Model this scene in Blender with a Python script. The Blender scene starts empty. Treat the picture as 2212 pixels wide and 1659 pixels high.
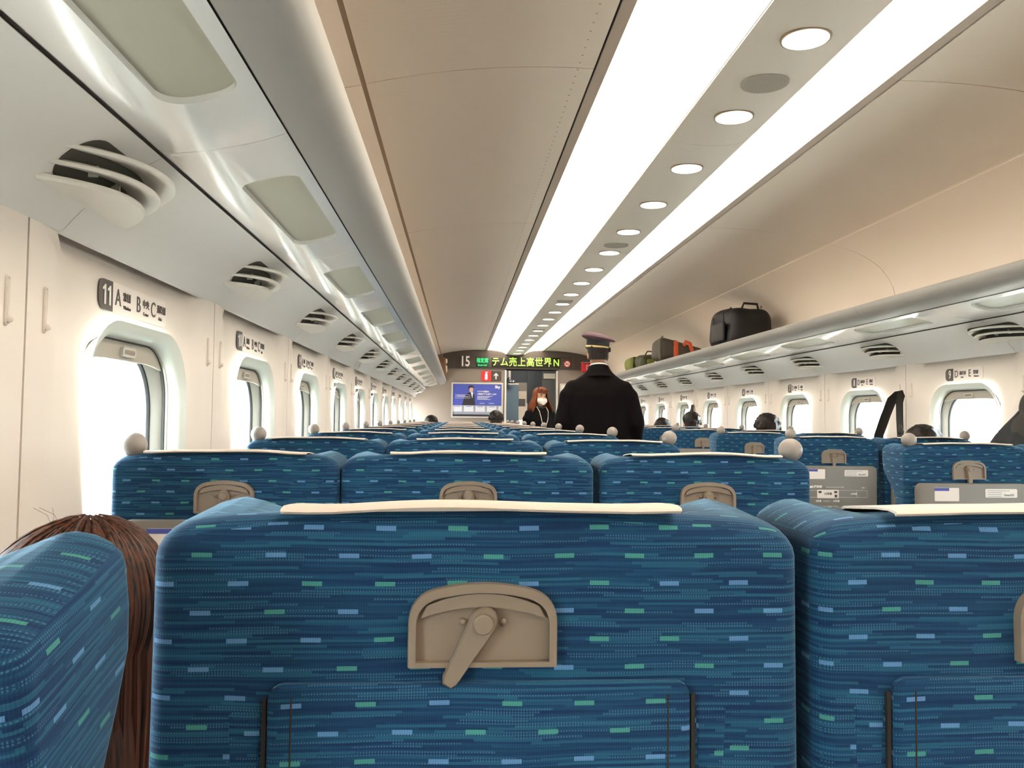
import bpy, bmesh, math, random
from mathutils import Vector, Matrix
random.seed(7)
S = bpy.context.scene
COL = S.collection

# ---------------------------------------------------------------- camera
CX, CZ = -0.918, 1.14                       # camera position: x across the car, z above the floor
YAW, PIT, ROL, FPX = 0.0644, 0.0410, 0.0109, 1760.0
def make_camera():
    cy, sy, cp, sp, cr, sr = math.cos(YAW), math.sin(YAW), math.cos(PIT), math.sin(PIT), math.cos(ROL), math.sin(ROL)
    xh = Vector((cy, -sy, 0)); fh = Vector((sy, cy, 0)); zh = Vector((0, 0, 1))
    fwd = fh * cp + zh * sp
    up = -fh * sp + zh * cp
    R = xh * cr + up * sr
    U = up * cr - xh * sr
    m = Matrix((R, U, -fwd)).transposed().to_4x4()
    m.translation = Vector((CX, 0, CZ))
    cd = bpy.data.cameras.new('camera'); cd.sensor_width = 36; cd.sensor_fit = 'HORIZONTAL'
    cd.lens = FPX / 2212 * 36; cd.clip_start = 0.02; cd.clip_end = 500
    c = bpy.data.objects.new('camera', cd); c.matrix_world = m
    COL.objects.link(c); S.camera = c
make_camera()

# ---------------------------------------------------------------- world, exposure
SKY = 10.0
LIGHT = 3.4
w = bpy.data.worlds.new('overcast_sky'); S.world = w; w.use_nodes = True
w.node_tree.nodes['Background'].inputs[0].default_value = (0.93, 0.97, 1.0, 1)
w.node_tree.nodes['Background'].inputs[1].default_value = SKY
S.view_settings.view_transform = 'Standard'
S.view_settings.look = 'None'
S.view_settings.gamma = 1.0
S.view_settings.use_curve_mapping = False
S.view_settings.exposure = 1.08
S.cycles.max_bounces = 6
S.cycles.diffuse_bounces = 4
S.cycles.glossy_bounces = 3
S.cycles.use_adaptive_sampling = True
S.cycles.adaptive_threshold = 0.2
S.cycles.adaptive_min_samples = 16
S.cycles.transparent_max_bounces = 8
S.cycles.sample_clamp_indirect = 6.0
S.cycles.caustics_reflective = False
S.cycles.caustics_refractive = False

# ---------------------------------------------------------------- materials
def lin(h):
    h = h.lstrip('#')
    v = [int(h[i:i + 2], 16) / 255 for i in (0, 2, 4)]
    return tuple(c / 12.92 if c <= 0.04045 else ((c + 0.055) / 1.055) ** 2.4 for c in v) + (1,)
MATS = {}
def mat(name, col, rough=0.5, metal=0.0, coat=0.0, emit=0.0, grain=0.0, gscale=40, spec=0.5, bump=0.0):
    m = bpy.data.materials.new(name); m.use_nodes = True
    nt = m.node_tree; b = nt.nodes['Principled BSDF']
    c = lin(col) if isinstance(col, str) else tuple(col) + (1,)
    b.inputs['Base Color'].default_value = c
    b.inputs['Roughness'].default_value = rough; b.inputs['Metallic'].default_value = metal
    b.inputs['Coat Weight'].default_value = coat; b.inputs['Coat Roughness'].default_value = 0.08
    b.inputs['Specular IOR Level'].default_value = spec
    if emit:
        b.inputs['Emission Color'].default_value = c; b.inputs['Emission Strength'].default_value = emit
    if grain or bump:
        tc = nt.nodes.new('ShaderNodeTexCoord'); n = nt.nodes.new('ShaderNodeTexNoise')
        n.inputs['Scale'].default_value = gscale; n.inputs['Detail'].default_value = 3
        nt.links.new(tc.outputs['Object'], n.inputs['Vector'])
        if grain:
            r = nt.nodes.new('ShaderNodeMixRGB'); r.blend_type = 'MULTIPLY'; r.inputs[1].default_value = c
            mr = nt.nodes.new('ShaderNodeMapRange'); mr.inputs[3].default_value = 1 - grain; mr.inputs[4].default_value = 1 + grain
            nt.links.new(n.outputs['Fac'], mr.inputs[0]); r.inputs[0].default_value = 1
            nt.links.new(mr.outputs[0], r.inputs[2]); nt.links.new(r.outputs[0], b.inputs['Base Color'])
        if bump:
            bp = nt.nodes.new('ShaderNodeBump'); bp.inputs['Strength'].default_value = bump; bp.inputs['Distance'].default_value = 0.002
            nt.links.new(n.outputs['Fac'], bp.inputs['Height']); nt.links.new(bp.outputs[0], b.inputs['Normal'])
    MATS[name] = m
    return m

def fabric_material(name):
    m = bpy.data.materials.new(name); m.use_nodes = True
    nt = m.node_tree; N = nt.nodes; L = nt.links; b = N['Principled BSDF']
    b.inputs['Roughness'].default_value = 0.85; b.inputs['Specular IOR Level'].default_value = 0.25
    b.inputs['Sheen Weight'].default_value = 0.35; b.inputs['Sheen Roughness'].default_value = 0.4
    b.inputs['Sheen Tint'].default_value = (0.45, 0.75, 1.0, 1)
    def M(op, a, c=None):
        n = N.new('ShaderNodeMath'); n.operation = op
        for i, v in enumerate((a, c)):
            if v is None: continue
            if isinstance(v, (int, float)): n.inputs[i].default_value = v
            else: L.new(v, n.inputs[i])
        return n.outputs[0]
    uvn = N.new('ShaderNodeUVMap'); sx = N.new('ShaderNodeSeparateXYZ'); L.new(uvn.outputs[0], sx.inputs[0])
    u, v = sx.outputs[0], sx.outputs[1]
    def vec(a, c, d=None):
        n = N.new('ShaderNodeCombineXYZ')
        for i, q in enumerate((a, c, d)):
            if q is None: continue
            if isinstance(q, (int, float)): n.inputs[i].default_value = q
            else: L.new(q, n.inputs[i])
        return n.outputs[0]
    def white(vv):
        n = N.new('ShaderNodeTexWhiteNoise'); n.noise_dimensions = '2D'; L.new(vv, n.inputs['Vector']); return n.outputs['Value']
    def noise(vv, det=2):
        n = N.new('ShaderNodeTexNoise'); n.inputs['Scale'].default_value = 1; n.inputs['Detail'].default_value = det
        L.new(vv, n.inputs['Vector']); return n.outputs['Fac']
    def mix(f, a, c):
        n = N.new('ShaderNodeMixRGB')
        if isinstance(f, (int, float)): n.inputs[0].default_value = f
        else: L.new(f, n.inputs[0])
        for i, q in ((1, a), (2, c)):
            if isinstance(q, tuple): n.inputs[i].default_value = q
            else: L.new(q, n.inputs[i])
        return n.outputs[0]
    v = M('ADD', v, M('MULTIPLY', M('SUBTRACT', noise(vec(M('MULTIPLY', u, 9), M('MULTIPLY', v, 9)), 1), 0.5), 0.005))
    # slow streaks
    st = noise(vec(M('MULTIPLY', u, 7), M('MULTIPLY', v, 330)), 3)
    mr = N.new('ShaderNodeMapRange'); mr.inputs[1].default_value = 0.36; mr.inputs[2].default_value = 0.64; L.new(st, mr.inputs[0])
    col = mix(mr.outputs[0], lin('#0f3058'), lin('#1b4d6c'))
    # woven segments
    row = M('FLOOR', M('DIVIDE', v, 0.0022))
    rh = white(vec(row, 3.7))
    seg = M('FLOOR', M('ADD', M('DIVIDE', u, 0.055), M('MULTIPLY', rh, 9)))
    sh = white(vec(seg, row))
    col = mix(M('MULTIPLY', M('GREATER_THAN', sh, 0.66), 0.45), col, lin('#0a2549'))
    col = mix(M('MULTIPLY', M('LESS_THAN', sh, 0.14), 0.40), col, lin('#2a6a80'))
    # stitched dotted runs
    fr = M('FRACT', M('DIVIDE', v, 0.0022))
    dots = M('MULTIPLY', M('GREATER_THAN', M('SINE', M('MULTIPLY', u, 2 * math.pi / 0.0023)), 0.0), M('LESS_THAN', fr, 0.62))
    col = mix(M('MULTIPLY', M('MULTIPLY', M('COMPARE', sh, 0.20), dots), 0.0), col, lin('#5f98a5'))
    run = M('MULTIPLY', M('GREATER_THAN', sh, 0.14), M('LESS_THAN', sh, 0.36))
    col = mix(M('MULTIPLY', M('MULTIPLY', run, dots), 0.30), col, lin('#5b93a6'))
    # bright dashes, staggered
    r2 = M('FLOOR', M('DIVIDE', v, 0.0223)); f2 = M('FRACT', M('DIVIDE', v, 0.0223))
    u2 = M('ADD', M('DIVIDE', u, 0.058), M('MULTIPLY', M('MODULO', r2, 2), 0.5))
    i2 = M('FLOOR', u2); fu = M('FRACT', u2)
    dm = M('MULTIPLY', M('LESS_THAN', fu, 0.275), M('LESS_THAN', f2, 0.165))
    ch = white(vec(i2, r2))
    dc = mix(M('GREATER_THAN', ch, 0.5), lin('#6f9fd2'), lin('#55a893'))
    col = mix(M('MULTIPLY', dm, 0.58), col, dc)
    wv = M('MULTIPLY_ADD', M('SINE', M('MULTIPLY', u, 2 * math.pi / 0.0019)), 0.13); wv.node.inputs[2].default_value = 0.95
    hv = N.new('ShaderNodeHueSaturation'); L.new(wv, hv.inputs['Value']); L.new(col, hv.inputs['Color']); col = hv.outputs[0]
    L.new(col, b.inputs['Base Color'])
    bp = N.new('ShaderNodeBump'); bp.inputs['Strength'].default_value = 0.25; bp.inputs['Distance'].default_value = 0.001
    L.new(st, bp.inputs['Height']); L.new(bp.outputs[0], b.inputs['Normal'])
    MATS[name] = m

def hair_material(name, c0, c1, sx=260):
    m = bpy.data.materials.new(name); m.use_nodes = True
    nt = m.node_tree; N = nt.nodes; L = nt.links; b = N['Principled BSDF']
    tc = N.new('ShaderNodeTexCoord'); mp = N.new('ShaderNodeMapping'); mp.inputs['Scale'].default_value = (sx, sx, 6)
    n = N.new('ShaderNodeTexNoise'); n.inputs['Scale'].default_value = 1
    L.new(tc.outputs['Object'], mp.inputs[0]); L.new(mp.outputs[0], n.inputs['Vector'])
    r = N.new('ShaderNodeMapRange'); r.inputs[1].default_value = 0.35; r.inputs[2].default_value = 0.65; L.new(n.outputs['Fac'], r.inputs[0])
    x = N.new('ShaderNodeMixRGB'); x.inputs[1].default_value = lin(c0); x.inputs[2].default_value = lin(c1)
    L.new(r.outputs[0], x.inputs[0]); L.new(x.outputs[0], b.inputs['Base Color'])
    b.inputs['Roughness'].default_value = 0.55; b.inputs['Specular IOR Level'].default_value = 0.3
    MATS[name] = m

def ceiling_material(name, c):
    m = mat(name, c, rough=0.45)
    nt = m.node_tree; N = nt.nodes; L = nt.links; b = N['Principled BSDF']
    tc = N.new('ShaderNodeTexCoord'); sp = N.new('ShaderNodeSeparateXYZ'); L.new(tc.outputs['Object'], sp.inputs[0])
    a = N.new('ShaderNodeMath'); a.operation = 'MULTIPLY'; a.inputs[1].default_value = 2 * math.pi / 0.022; L.new(sp.outputs[1], a.inputs[0])
    s = N.new('ShaderNodeMath'); s.operation = 'SINE'; L.new(a.outputs[0], s.inputs[0])
    bp = N.new('ShaderNodeBump'); bp.inputs['Strength'].default_value = 0.10; bp.inputs['Distance'].default_value = 0.001
    L.new(s.outputs[0], bp.inputs['Height']); L.new(bp.outputs[0], b.inputs['Normal'])

def glass_material(name):
    m = bpy.data.materials.new(name); m.use_nodes = True
    nt = m.node_tree; N = nt.nodes; L = nt.links; N.remove(N['Principled BSDF'])
    t = N.new('ShaderNodeBsdfTransparent'); t.inputs[0].default_value = (0.93, 0.97, 0.96, 1)
    g = N.new('ShaderNodeBsdfGlossy'); g.inputs['Roughness'].default_value = 0.02
    f = N.new('ShaderNodeLayerWeight'); f.inputs[0].default_value = 0.5
    p = N.new('ShaderNodeMath'); p.operation = 'POWER'; p.inputs[1].default_value = 5.0; L.new(f.outputs['Facing'], p.inputs[0])
    q = N.new('ShaderNodeMath'); q.operation = 'MULTIPLY_ADD'; q.inputs[1].default_value = 0.6; q.inputs[2].default_value = 0.03; L.new(p.outputs[0], q.inputs[0])
    x = N.new('ShaderNodeMixShader'); L.new(q.outputs[0], x.inputs[0]); L.new(t.outputs[0], x.inputs[1]); L.new(g.outputs[0], x.inputs[2])
    L.new(x.outputs[0], N['Material Output'].inputs[0]); MATS[name] = m

fabric_material('fabric')
mat('cloth', '#e6d3c4', 0.8, bump=0.2, gscale=500)
mat('taupe', '#8a7a6a', 0.45, bump=0.08, gscale=900)
mat('taupe_dark', '#75695c', 0.5)
mat('table_grey', '#7d7770', 0.5, bump=0.06, gscale=900)
mat('knob', '#958c85', 0.45, bump=0.06, gscale=600)
mat('seat_shell', '#5b554f', 0.5)
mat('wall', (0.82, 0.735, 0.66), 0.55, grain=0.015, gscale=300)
mat('wall_joint', '#8d8479', 0.7)
mat('surround', '#dfe4db', 0.35, coat=0.2)
mat('win_rail', '#bcb9ae', 0.4)
mat('win_inner', '#a9a79e', 0.5)
mat('rubber', '#1c2124', 0.5)
mat('blind', '#aaa396', 0.5)
glass_material('glass')
ceiling_material('ceiling', (0.68, 0.59, 0.49))
mat('ceiling_trim', '#a8998a', 0.45)
mat('dark_gap', '#241d18', 0.8)
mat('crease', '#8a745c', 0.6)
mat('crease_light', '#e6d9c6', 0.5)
mat('centre_panel', (0.68, 0.615, 0.53), 0.4)
mat('perforated', '#a8a093', 0.6)
mat('grille_hole', '#6a645a', 0.8)
mat('rack_back', (0.80, 0.70, 0.60), 0.5)
mat('nose', (0.40, 0.38, 0.35), 0.46, metal=0.25)
mat('underside', (0.80, 0.79, 0.77), 0.16, coat=0.6)
mat('reading', '#b5b3a2', 0.35)
mat('cove', (0.78, 0.76, 0.72), 0.45)
mat('vent', (0.80, 0.77, 0.71), 0.5)
mat('vent_dark', '#47443c', 0.8)
mat('light', (1.0, 0.88, 0.73), 0.5, emit=LIGHT)
mat('lamp', (1.0, 0.90, 0.78), 0.5, emit=1.6)
mat('lamp_bright', (1.0, 0.95, 0.88), 0.5, emit=9.0)
mat('lamp_rim', '#9b8a70', 0.4, metal=0.4)
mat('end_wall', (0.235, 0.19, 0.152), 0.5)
mat('header', '#4a4038', 0.45)
mat('header_dark', '#2c2620', 0.4)
mat('led_board', '#1d120b', 0.4)
mat('led', (0.42, 0.95, 0.10), 0.5, emit=0.42)
mat('led_green', (0.03, 0.75, 0.22), 0.5, emit=0.38)
mat('led_back', '#04341a', 0.5)
mat('white_print', '#f0ebe6', 0.5)
mat('dark_print', '#4a423e', 0.5)
mat('sign_tab', '#544c48', 0.5)
mat('sign_plate', '#efe4dc', 0.45)
mat('sign_red', '#d8202a', 0.45)
mat('sign_brown', '#41352f', 0.45)
mat('poster_blue', '#4351a8', 0.35)
mat('poster_pale', '#c9cad0', 0.4)
mat('poster_mid', '#8d8f9c', 0.4)
mat('poster_suit', '#23212a', 0.4)
mat('poster_skin', '#c79a85', 0.4)
mat('sticker_blue', '#4a53a8', 0.5)
mat('sticker_purple', '#6e64b8', 0.5)
mat('alu_frame', '#c9c3bb', 0.35, metal=0.5)
mat('partition', '#6f8490', 0.45)
mat('partition_dark', '#2e3336', 0.5)
mat('partition_grey', '#5f5d58', 0.5)
mat('floor', '#8d8b88', 0.8, grain=0.1, gscale=200)
mat('outside', '#d2d0c9', 0.9)
mat('navy_cloth', '#0e090b', 0.85, spec=0.12, bump=0.15, gscale=400)
mat('cap_cloth', '#5a4048', 0.8)
mat('cap_band', '#17141c', 0.6)
mat('gold', '#e3c98c', 0.45)
mat('skin', '#c28a66', 0.5)
mat('skin_pale', '#d9a789', 0.5)
mat('mask', '#f1e4da', 0.8)
mat('black_cloth', '#0d0b0e', 0.85, spec=0.15)
mat('shirt', '#f0ece6', 0.7)
mat('lips', '#9c5a50', 0.5)
mat('eye', '#1a1412', 0.3)
hair_material('hair_black', '#0d0908', '#241813')
hair_material('hair_brown', '#1c0d06', '#56290f', 180)
hair_material('hair_auburn', '#4a200f', '#8a4a26')
mat('tweed', '#8f8a84', 0.9, grain=0.5, gscale=600)
mat('bag_black', '#0e0b0c', 0.65, bump=0.3, gscale=60)
mat('bag_grey', '#4c463c', 0.8, bump=0.2, gscale=120)
mat('bag_edge', '#6b6456', 0.8)
mat('bag_orange', '#cf5a34', 0.7)
mat('bag_green', '#6f7430', 0.75, bump=0.2, gscale=90)
mat('bag_olive', '#3f4129', 0.75, bump=0.2, gscale=90)
mat('bag_brown', '#6d4b33', 0.7)
mat('cream', '#e2d6bf', 0.6)
mat('coat_dark', '#1d2024', 0.8, bump=0.2, gscale=80)
mat('coat_charcoal', '#35332f', 0.8, bump=0.2, gscale=80)
mat('strap', '#17130f', 0.7, bump=0.2, gscale=300)
mat('metal', '#8a8680', 0.3, metal=0.9)

for n_ in ('led', 'led_green', 'lamp'):
    MATS[n_].cycles.emission_sampling = 'NONE'
# ---------------------------------------------------------------- mesh helpers
def empty(name, loc=(0, 0, 0), rotz=0, parent=None):
    o = bpy.data.objects.new(name, None); COL.objects.link(o)
    o.location = loc; o.rotation_euler = (0, 0, rotz); o.empty_display_size = 0.05
    if parent: o.parent = parent
    return o
def tag(o, label=None, cat=None, group=None, kind=None):
    if label: o['label'] = label
    if cat: o['category'] = cat
    if group: o['group'] = group
    if kind: o['kind'] = kind
    return o
def link(name, me, m=None, parent=None, loc=None, rot=None):
    if m is not None and not me.materials: me.materials.append(MATS[m])
    o = bpy.data.objects.new(name, me); COL.objects.link(o)
    if parent: o.parent = parent
    if loc is not None: o.location = loc
    if rot is not None: o.rotation_euler = rot
    return o
class MB:
    def __init__(s): s.v = []; s.f = []; s.uv = None
    def add(s, v, f):
        n = len(s.v); s.v += [tuple(p) for p in v]; s.f += [tuple(i + n for i in q) for q in f]; return s
    def box(s, c, d, rot=None):
        hx, hy, hz = d[0] / 2, d[1] / 2, d[2] / 2
        P = [Vector((x, y, z)) for z in (-hz, hz) for y in (-hy, hy) for x in (-hx, hx)]
        if rot is not None: P = [rot @ p for p in P]
        P = [p + Vector(c) for p in P]
        return s.add(P, [(0, 2, 3, 1), (4, 5, 7, 6), (0, 1, 5, 4), (2, 6, 7, 3), (0, 4, 6, 2), (1, 3, 7, 5)])
    def bbox(s, c, d, r=0.01, seg=3, rot=None):      # box with rounded edges
        bm = bmesh.new(); bmesh.ops.create_cube(bm, size=1)
        for v in bm.verts: v.co = Vector((v.co.x * d[0], v.co.y * d[1], v.co.z * d[2]))
        bmesh.ops.bevel(bm, geom=bm.edges[:], offset=min(r, min(d) * 0.49), segments=seg, affect='EDGES', profile=0.5)
        bm.verts.index_update()
        P = [v.co.copy() for v in bm.verts]; F = [tuple(v.index for v in f.verts) for f in bm.faces]; bm.free()
        if rot is not None: P = [rot @ p for p in P]
        return s.add([p + Vector(c) for p in P], F)
    def sphere(s, c, r, n=20, m=12, rot=None):
        rx, ry, rz = (r, r, r) if isinstance(r, (int, float)) else r
        P = [Vector((0, 0, rz))]
        for j in range(1, m):
            t = math.pi * j / m
            for i in range(n):
                a = 2 * math.pi * i / n; P.append(Vector((rx * math.sin(t) * math.cos(a), ry * math.sin(t) * math.sin(a), rz * math.cos(t))))
        P.append(Vector((0, 0, -rz)))
        F = [(0, 1 + i, 1 + (i + 1) % n) for i in range(n)]
        for j in range(m - 2):
            for i in range(n):
                a = 1 + j * n + i; b = 1 + j * n + (i + 1) % n; F.append((a, a + n, b + n, b))
        l = len(P) - 1; F += [(l, l - n + (i + 1) % n, l - n + i) for i in range(n)]
        if rot is not None: P = [rot @ p for p in P]
        return s.add([p + Vector(c) for p in P], F)
    def rings(s, rings, cap=True, closed=True):
        n = len(rings[0]); P = [p for r in rings for p in r]; F = []
        for j in range(len(rings) - 1):
            for i in range(n if closed else n - 1):
                a = j * n + i; b = j * n + (i + 1) % n; F.append((a, b, b + n, a + n))
        if cap: F.append(tuple(range(n))[::-1]); F.append(tuple(range((len(rings) - 1) * n, len(rings) * n)))
        return s.add(P, F)
    def tube(s, pts, r, n=8, cap=True, flat=None):
        pts = [Vector(p) for p in pts]; R = r if isinstance(r, (list, tuple)) else [r] * len(pts); rr = []
        ref = Vector((0.13, 0.31, 0.94)) if flat is None else Vector(flat[0])
        for k, p in enumerate(pts):
            t = (pts[min(k + 1, len(pts) - 1)] - pts[max(k - 1, 0)]).normalized()
            a = t.cross(ref)
            if a.length < 1e-4: a = t.cross(Vector((1, 0, 0)))
            a.normalize(); b = t.cross(a)
            fa, fb = (1, 1) if flat is None else flat[1]
            rr.append([p + (a * math.cos(2 * math.pi * i / n) * fa + b * math.sin(2 * math.pi * i / n) * fb) * R[k] for i in range(n)])
        return s.rings(rr, cap)
    def mesh(s, name, smooth=True, angle=35):
        me = bpy.data.meshes.new(name); me.from_pydata(s.v, [], s.f); me.update()
        bm = bmesh.new(); bm.from_mesh(me); bmesh.ops.recalc_face_normals(bm, faces=bm.faces[:]); bm.to_mesh(me); bm.free()
        if smooth: smooth_angle(me, angle)
        return me
    def build(s, name, m, parent=None, smooth=True, angle=35, loc=None, rot=None):
        return link(name, s.mesh(name, smooth, angle), m, parent, loc, rot)
def smooth_angle(me, angle):
    me.polygons.foreach_set('use_smooth', [True] * len(me.polygons))
    ca = math.radians(angle)
    bm = bmesh.new(); bm.from_mesh(me)
    for e in bm.edges:
        e.smooth = not (len(e.link_faces) == 2 and e.calc_face_angle(0) > ca)
    bm.to_mesh(me); bm.free()
def rrect(wd, h, r, n=8):            # rounded rectangle outline, counter-clockwise
    r = min(r, wd / 2 - 1e-4, h / 2 - 1e-4); P = []
    for cx, cy, a0 in ((wd / 2 - r, h / 2 - r, 0), (-wd / 2 + r, h / 2 - r, 90), (-wd / 2 + r, -h / 2 + r, 180), (wd / 2 - r, -h / 2 + r, 270)):
        for i in range(n + 1):
            a = math.radians(a0 + 90 * i / n); P.append((cx + r * math.cos(a), cy + r * math.sin(a)))
    return P
def plate(P, t0, t1, f):             # prism of a 2D outline between depths t0,t1; f maps (a,b,t)->3D
    m = MB(); m.rings([[f(a, b, t0) for a, b in P], [f(a, b, t1) for a, b in P]]); return m
def offset_profile(P, t):
    out = []
    for i, p in enumerate(P):
        a = P[max(i - 1, 0)]; b = P[min(i + 1, len(P) - 1)]
        d = Vector((b[0] - a[0], b[1] - a[1])).normalized(); out.append((p[0] - d.y * t, p[1] + d.x * t))
    return out
def strip(P, y0, y1, t=0.008, sgn=1):   # thin curved sheet extruded along the car from the profile P [(u,z)]
    Q = offset_profile(P, t); C = P + Q[::-1]
    m = MB(); m.rings([[(sgn * u, y0, z) for u, z in C], [(sgn * u, y1, z) for u, z in C]]); return m
def bez(p0, p1, p2, n=8):
    return [tuple((1 - t) ** 2 * a + 2 * t * (1 - t) * b + t * t * c for a, b, c in zip(p0, p1, p2)) for t in [i / n for i in range(n + 1)]]
def text_mesh(s, size, extrude=0.0006, align='CENTER', bold=0.0, width=1.0):
    cu = bpy.data.curves.new('text', 'FONT'); cu.body = s; cu.size = size; cu.extrude = extrude; cu.resolution_u = 3
    cu.align_x = align; cu.align_y = 'CENTER'; cu.offset = bold
    o = bpy.data.objects.new('text', cu); COL.objects.link(o)
    dg = bpy.context.evaluated_depsgraph_get()
    me = bpy.data.meshes.new_from_object(o.evaluated_get(dg)); bpy.data.objects.remove(o); bpy.data.curves.remove(cu)
    me.materials.clear()
    if width != 1.0:
        for v in me.vertices: v.co.x *= width
    return me
def join_texts(items):               # items: (string,size,x,y,align,bold,width)
    bm = bmesh.new()
    for s, size, x, y, al, bo, wd in items:
        me = text_mesh(s, size, 0.0006, al, bo, wd)
        for v in me.vertices: v.co.x += x; v.co.y += y
        bm.from_mesh(me); bpy.data.meshes.remove(me)
    out = bpy.data.meshes.new('lettering'); bm.to_mesh(out); bm.free(); return out
def place(me_or_o, name, m, parent, mtx):
    o = link(name, me_or_o, m, parent); o.matrix_basis = mtx; return o
def frame_mtx(xa, ya, org):          # text plane: local x->xa, y->ya
    xa = Vector(xa); ya = Vector(ya); za = xa.cross(ya)
    q = Matrix((xa, ya, za)).transposed().to_4x4(); q.translation = Vector(org); return q
def remesh(mb, voxel, smooth=3):
    me = bpy.data.meshes.new('tmp'); me.from_pydata(mb.v, [], mb.f); me.update()
    bm = bmesh.new(); bm.from_mesh(me); bmesh.ops.recalc_face_normals(bm, faces=bm.faces[:]); bm.to_mesh(me); bm.free()
    o = bpy.data.objects.new('tmp', me); COL.objects.link(o)
    r = o.modifiers.new('r', 'REMESH'); r.mode = 'VOXEL'; r.voxel_size = voxel
    if smooth:
        s = o.modifiers.new('s', 'SMOOTH'); s.iterations = smooth; s.factor = 0.5
    dg = bpy.context.evaluated_depsgraph_get()
    out = bpy.data.meshes.new_from_object(o.evaluated_get(dg)); bpy.data.objects.remove(o); bpy.data.meshes.remove(me)
    out.polygons.foreach_set('use_smooth', [True] * len(out.polygons)); return out
def copy_tree(o, parent=None):
    c = o.copy(); COL.objects.link(c)
    if parent: c.parent = parent
    for ch in o.children: copy_tree(ch, c)
    return c
ONES = ['zero', 'one', 'two', 'three', 'four', 'five', 'six', 'seven', 'eight', 'nine', 'ten', 'eleven', 'twelve', 'thirteen', 'fourteen', 'fifteen']
ORD = ['first', 'second', 'third', 'fourth', 'fifth', 'sixth', 'seventh', 'eighth', 'ninth', 'tenth', 'eleventh', 'twelfth', 'thirteenth', 'fourteenth',
       'fifteenth', 'sixteenth', 'seventeenth', 'eighteenth', 'nineteenth', 'twentieth', 'twenty-first', 'twenty-second', 'twenty-third', 'twenty-fourth', 'twenty-fifth', 'twenty-sixth', 'twenty-seventh']

# ================================================================= SETTING
PITCH = 1.04
YE = 13.5                 # end wall
YW0 = 1.92                # centre of the window beside row 11
KMIN, KMAX = -3, 10
YB = YW0 + PITCH * KMIN - 0.52
YF = YW0 + PITCH * KMAX + 0.52
UW = 1.64                 # wall half width

o = MB().box((0, (YB + 17.5) / 2, -0.03), (3.5, 17.5 - YB + 0.4, 0.06)).build('floor', 'floor', smooth=False); tag(o, kind='structure')
o = MB().box((0, 6, -1.3), (120, 160, 0.1)).build('ground_outside', 'outside', smooth=False); tag(o, kind='structure')
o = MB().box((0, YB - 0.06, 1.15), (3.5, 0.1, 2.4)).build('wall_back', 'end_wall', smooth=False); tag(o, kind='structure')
# outer roof shell keeps daylight out above the lining
P = [(1.80, 1.46), (1.78, 1.95), (1.6, 2.25), (1.0, 2.38), (0, 2.42), (-1.0, 2.38), (-1.6, 2.25), (-1.78, 1.95), (-1.80, 1.46)]
o = strip(P, YB - 0.12, 18.0, -0.02).build('roof_shell', 'dark_gap'); tag(o, kind='structure')

# ---- ceiling
ceil = empty('ceiling'); tag(ceil, kind='structure')
PC = bez((0.505, 2.252), (0.88, 2.262), (1.222, 2.176), 10)
PR = [(1.236, 2.172), (1.32, 2.155), (1.41, 2.125), (1.48, 2.088), (1.54, 2.045), (1.59, 1.985), (1.62, 1.925), (1.635, 1.86), (1.64, 1.79), (1.64, 1.70)]
seams = [2.53 + 2.08 * k for k in range(-3, 7)]
ys = [YB] + [s for s in seams if YB + 0.2 < s < YE - 0.2] + [YE]
for sg in (-1, 1):
    for a, b in zip(ys[:-1], ys[1:]):
        strip(PC, a + 0.002, b - 0.002, 0.01, sg).build('ceiling_panel', 'ceiling', ceil)
        strip(PR, a + 0.002, b - 0.002, 0.01, sg).build('rack_back_panel', 'rack_back', ceil)
    strip([(0.459, 2.252), (0.497, 2.2525)], YB, YE, 0.02, sg).build('light_trim', 'ceiling_trim', ceil)
    strip([(0.490, 2.2590), (0.512, 2.2590)], YB, YE, 0.004, sg).build('gap', 'dark_gap', ceil)
    strip([(1.2215, 2.1775), (1.237, 2.1735)], YB, YE, 0.004, sg).build('crease', 'crease' if sg < 0 else 'crease_light', ceil)  # shadow line painted into the left crease colour; right copy kept pale
    for s in ys[1:-1]:
        strip([(u, z + 0.005) for u, z in PC + PR], s - 0.006, s + 0.006, 0.004, sg).build('seam', 'dark_gap', ceil)
    mats_ = ('crease_light', 'ceiling_trim')     # the rows of small air holes along both edges of the panel
    for (u, z, q), mm_ in zip(((1.165, 2.1908, 0.0045),) + (((0.555, 2.2525, 0.0035),) if sg < 0 else ()), mats_):
        m = MB(); y = YB + 0.05
        while y < YE - 0.1:
            pts = [(sg * (u + q * math.cos(a)), y + q * math.sin(a)) for a in [math.pi * i / 3 for i in range(6)]]
            m.rings([[(x, yy, z - 0.0005) for x, yy in pts], [(x, yy, z + 0.004) for x, yy in pts]])
            y += 0.052
        o = m.build('air_hole', mm_, ceil, smooth=False); o['kind'] = 'stuff'

# ---- centre panel between the light strips
PCEN = [(u, 2.188 - 0.020 * (1 - (u / 0.147) ** 2)) for u in [-.147 + .0245 * i for i in range(13)]]
cs = [YB] + [2.97 + 2.08 * k for k in range(-2, 6)] + [YE]
for a, b in zip(cs[:-1], cs[1:]):
    strip(PCEN, a + 0.0015, b - 0.0015, 0.008).build('centre_panel', 'centre_panel', ceil)

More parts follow.
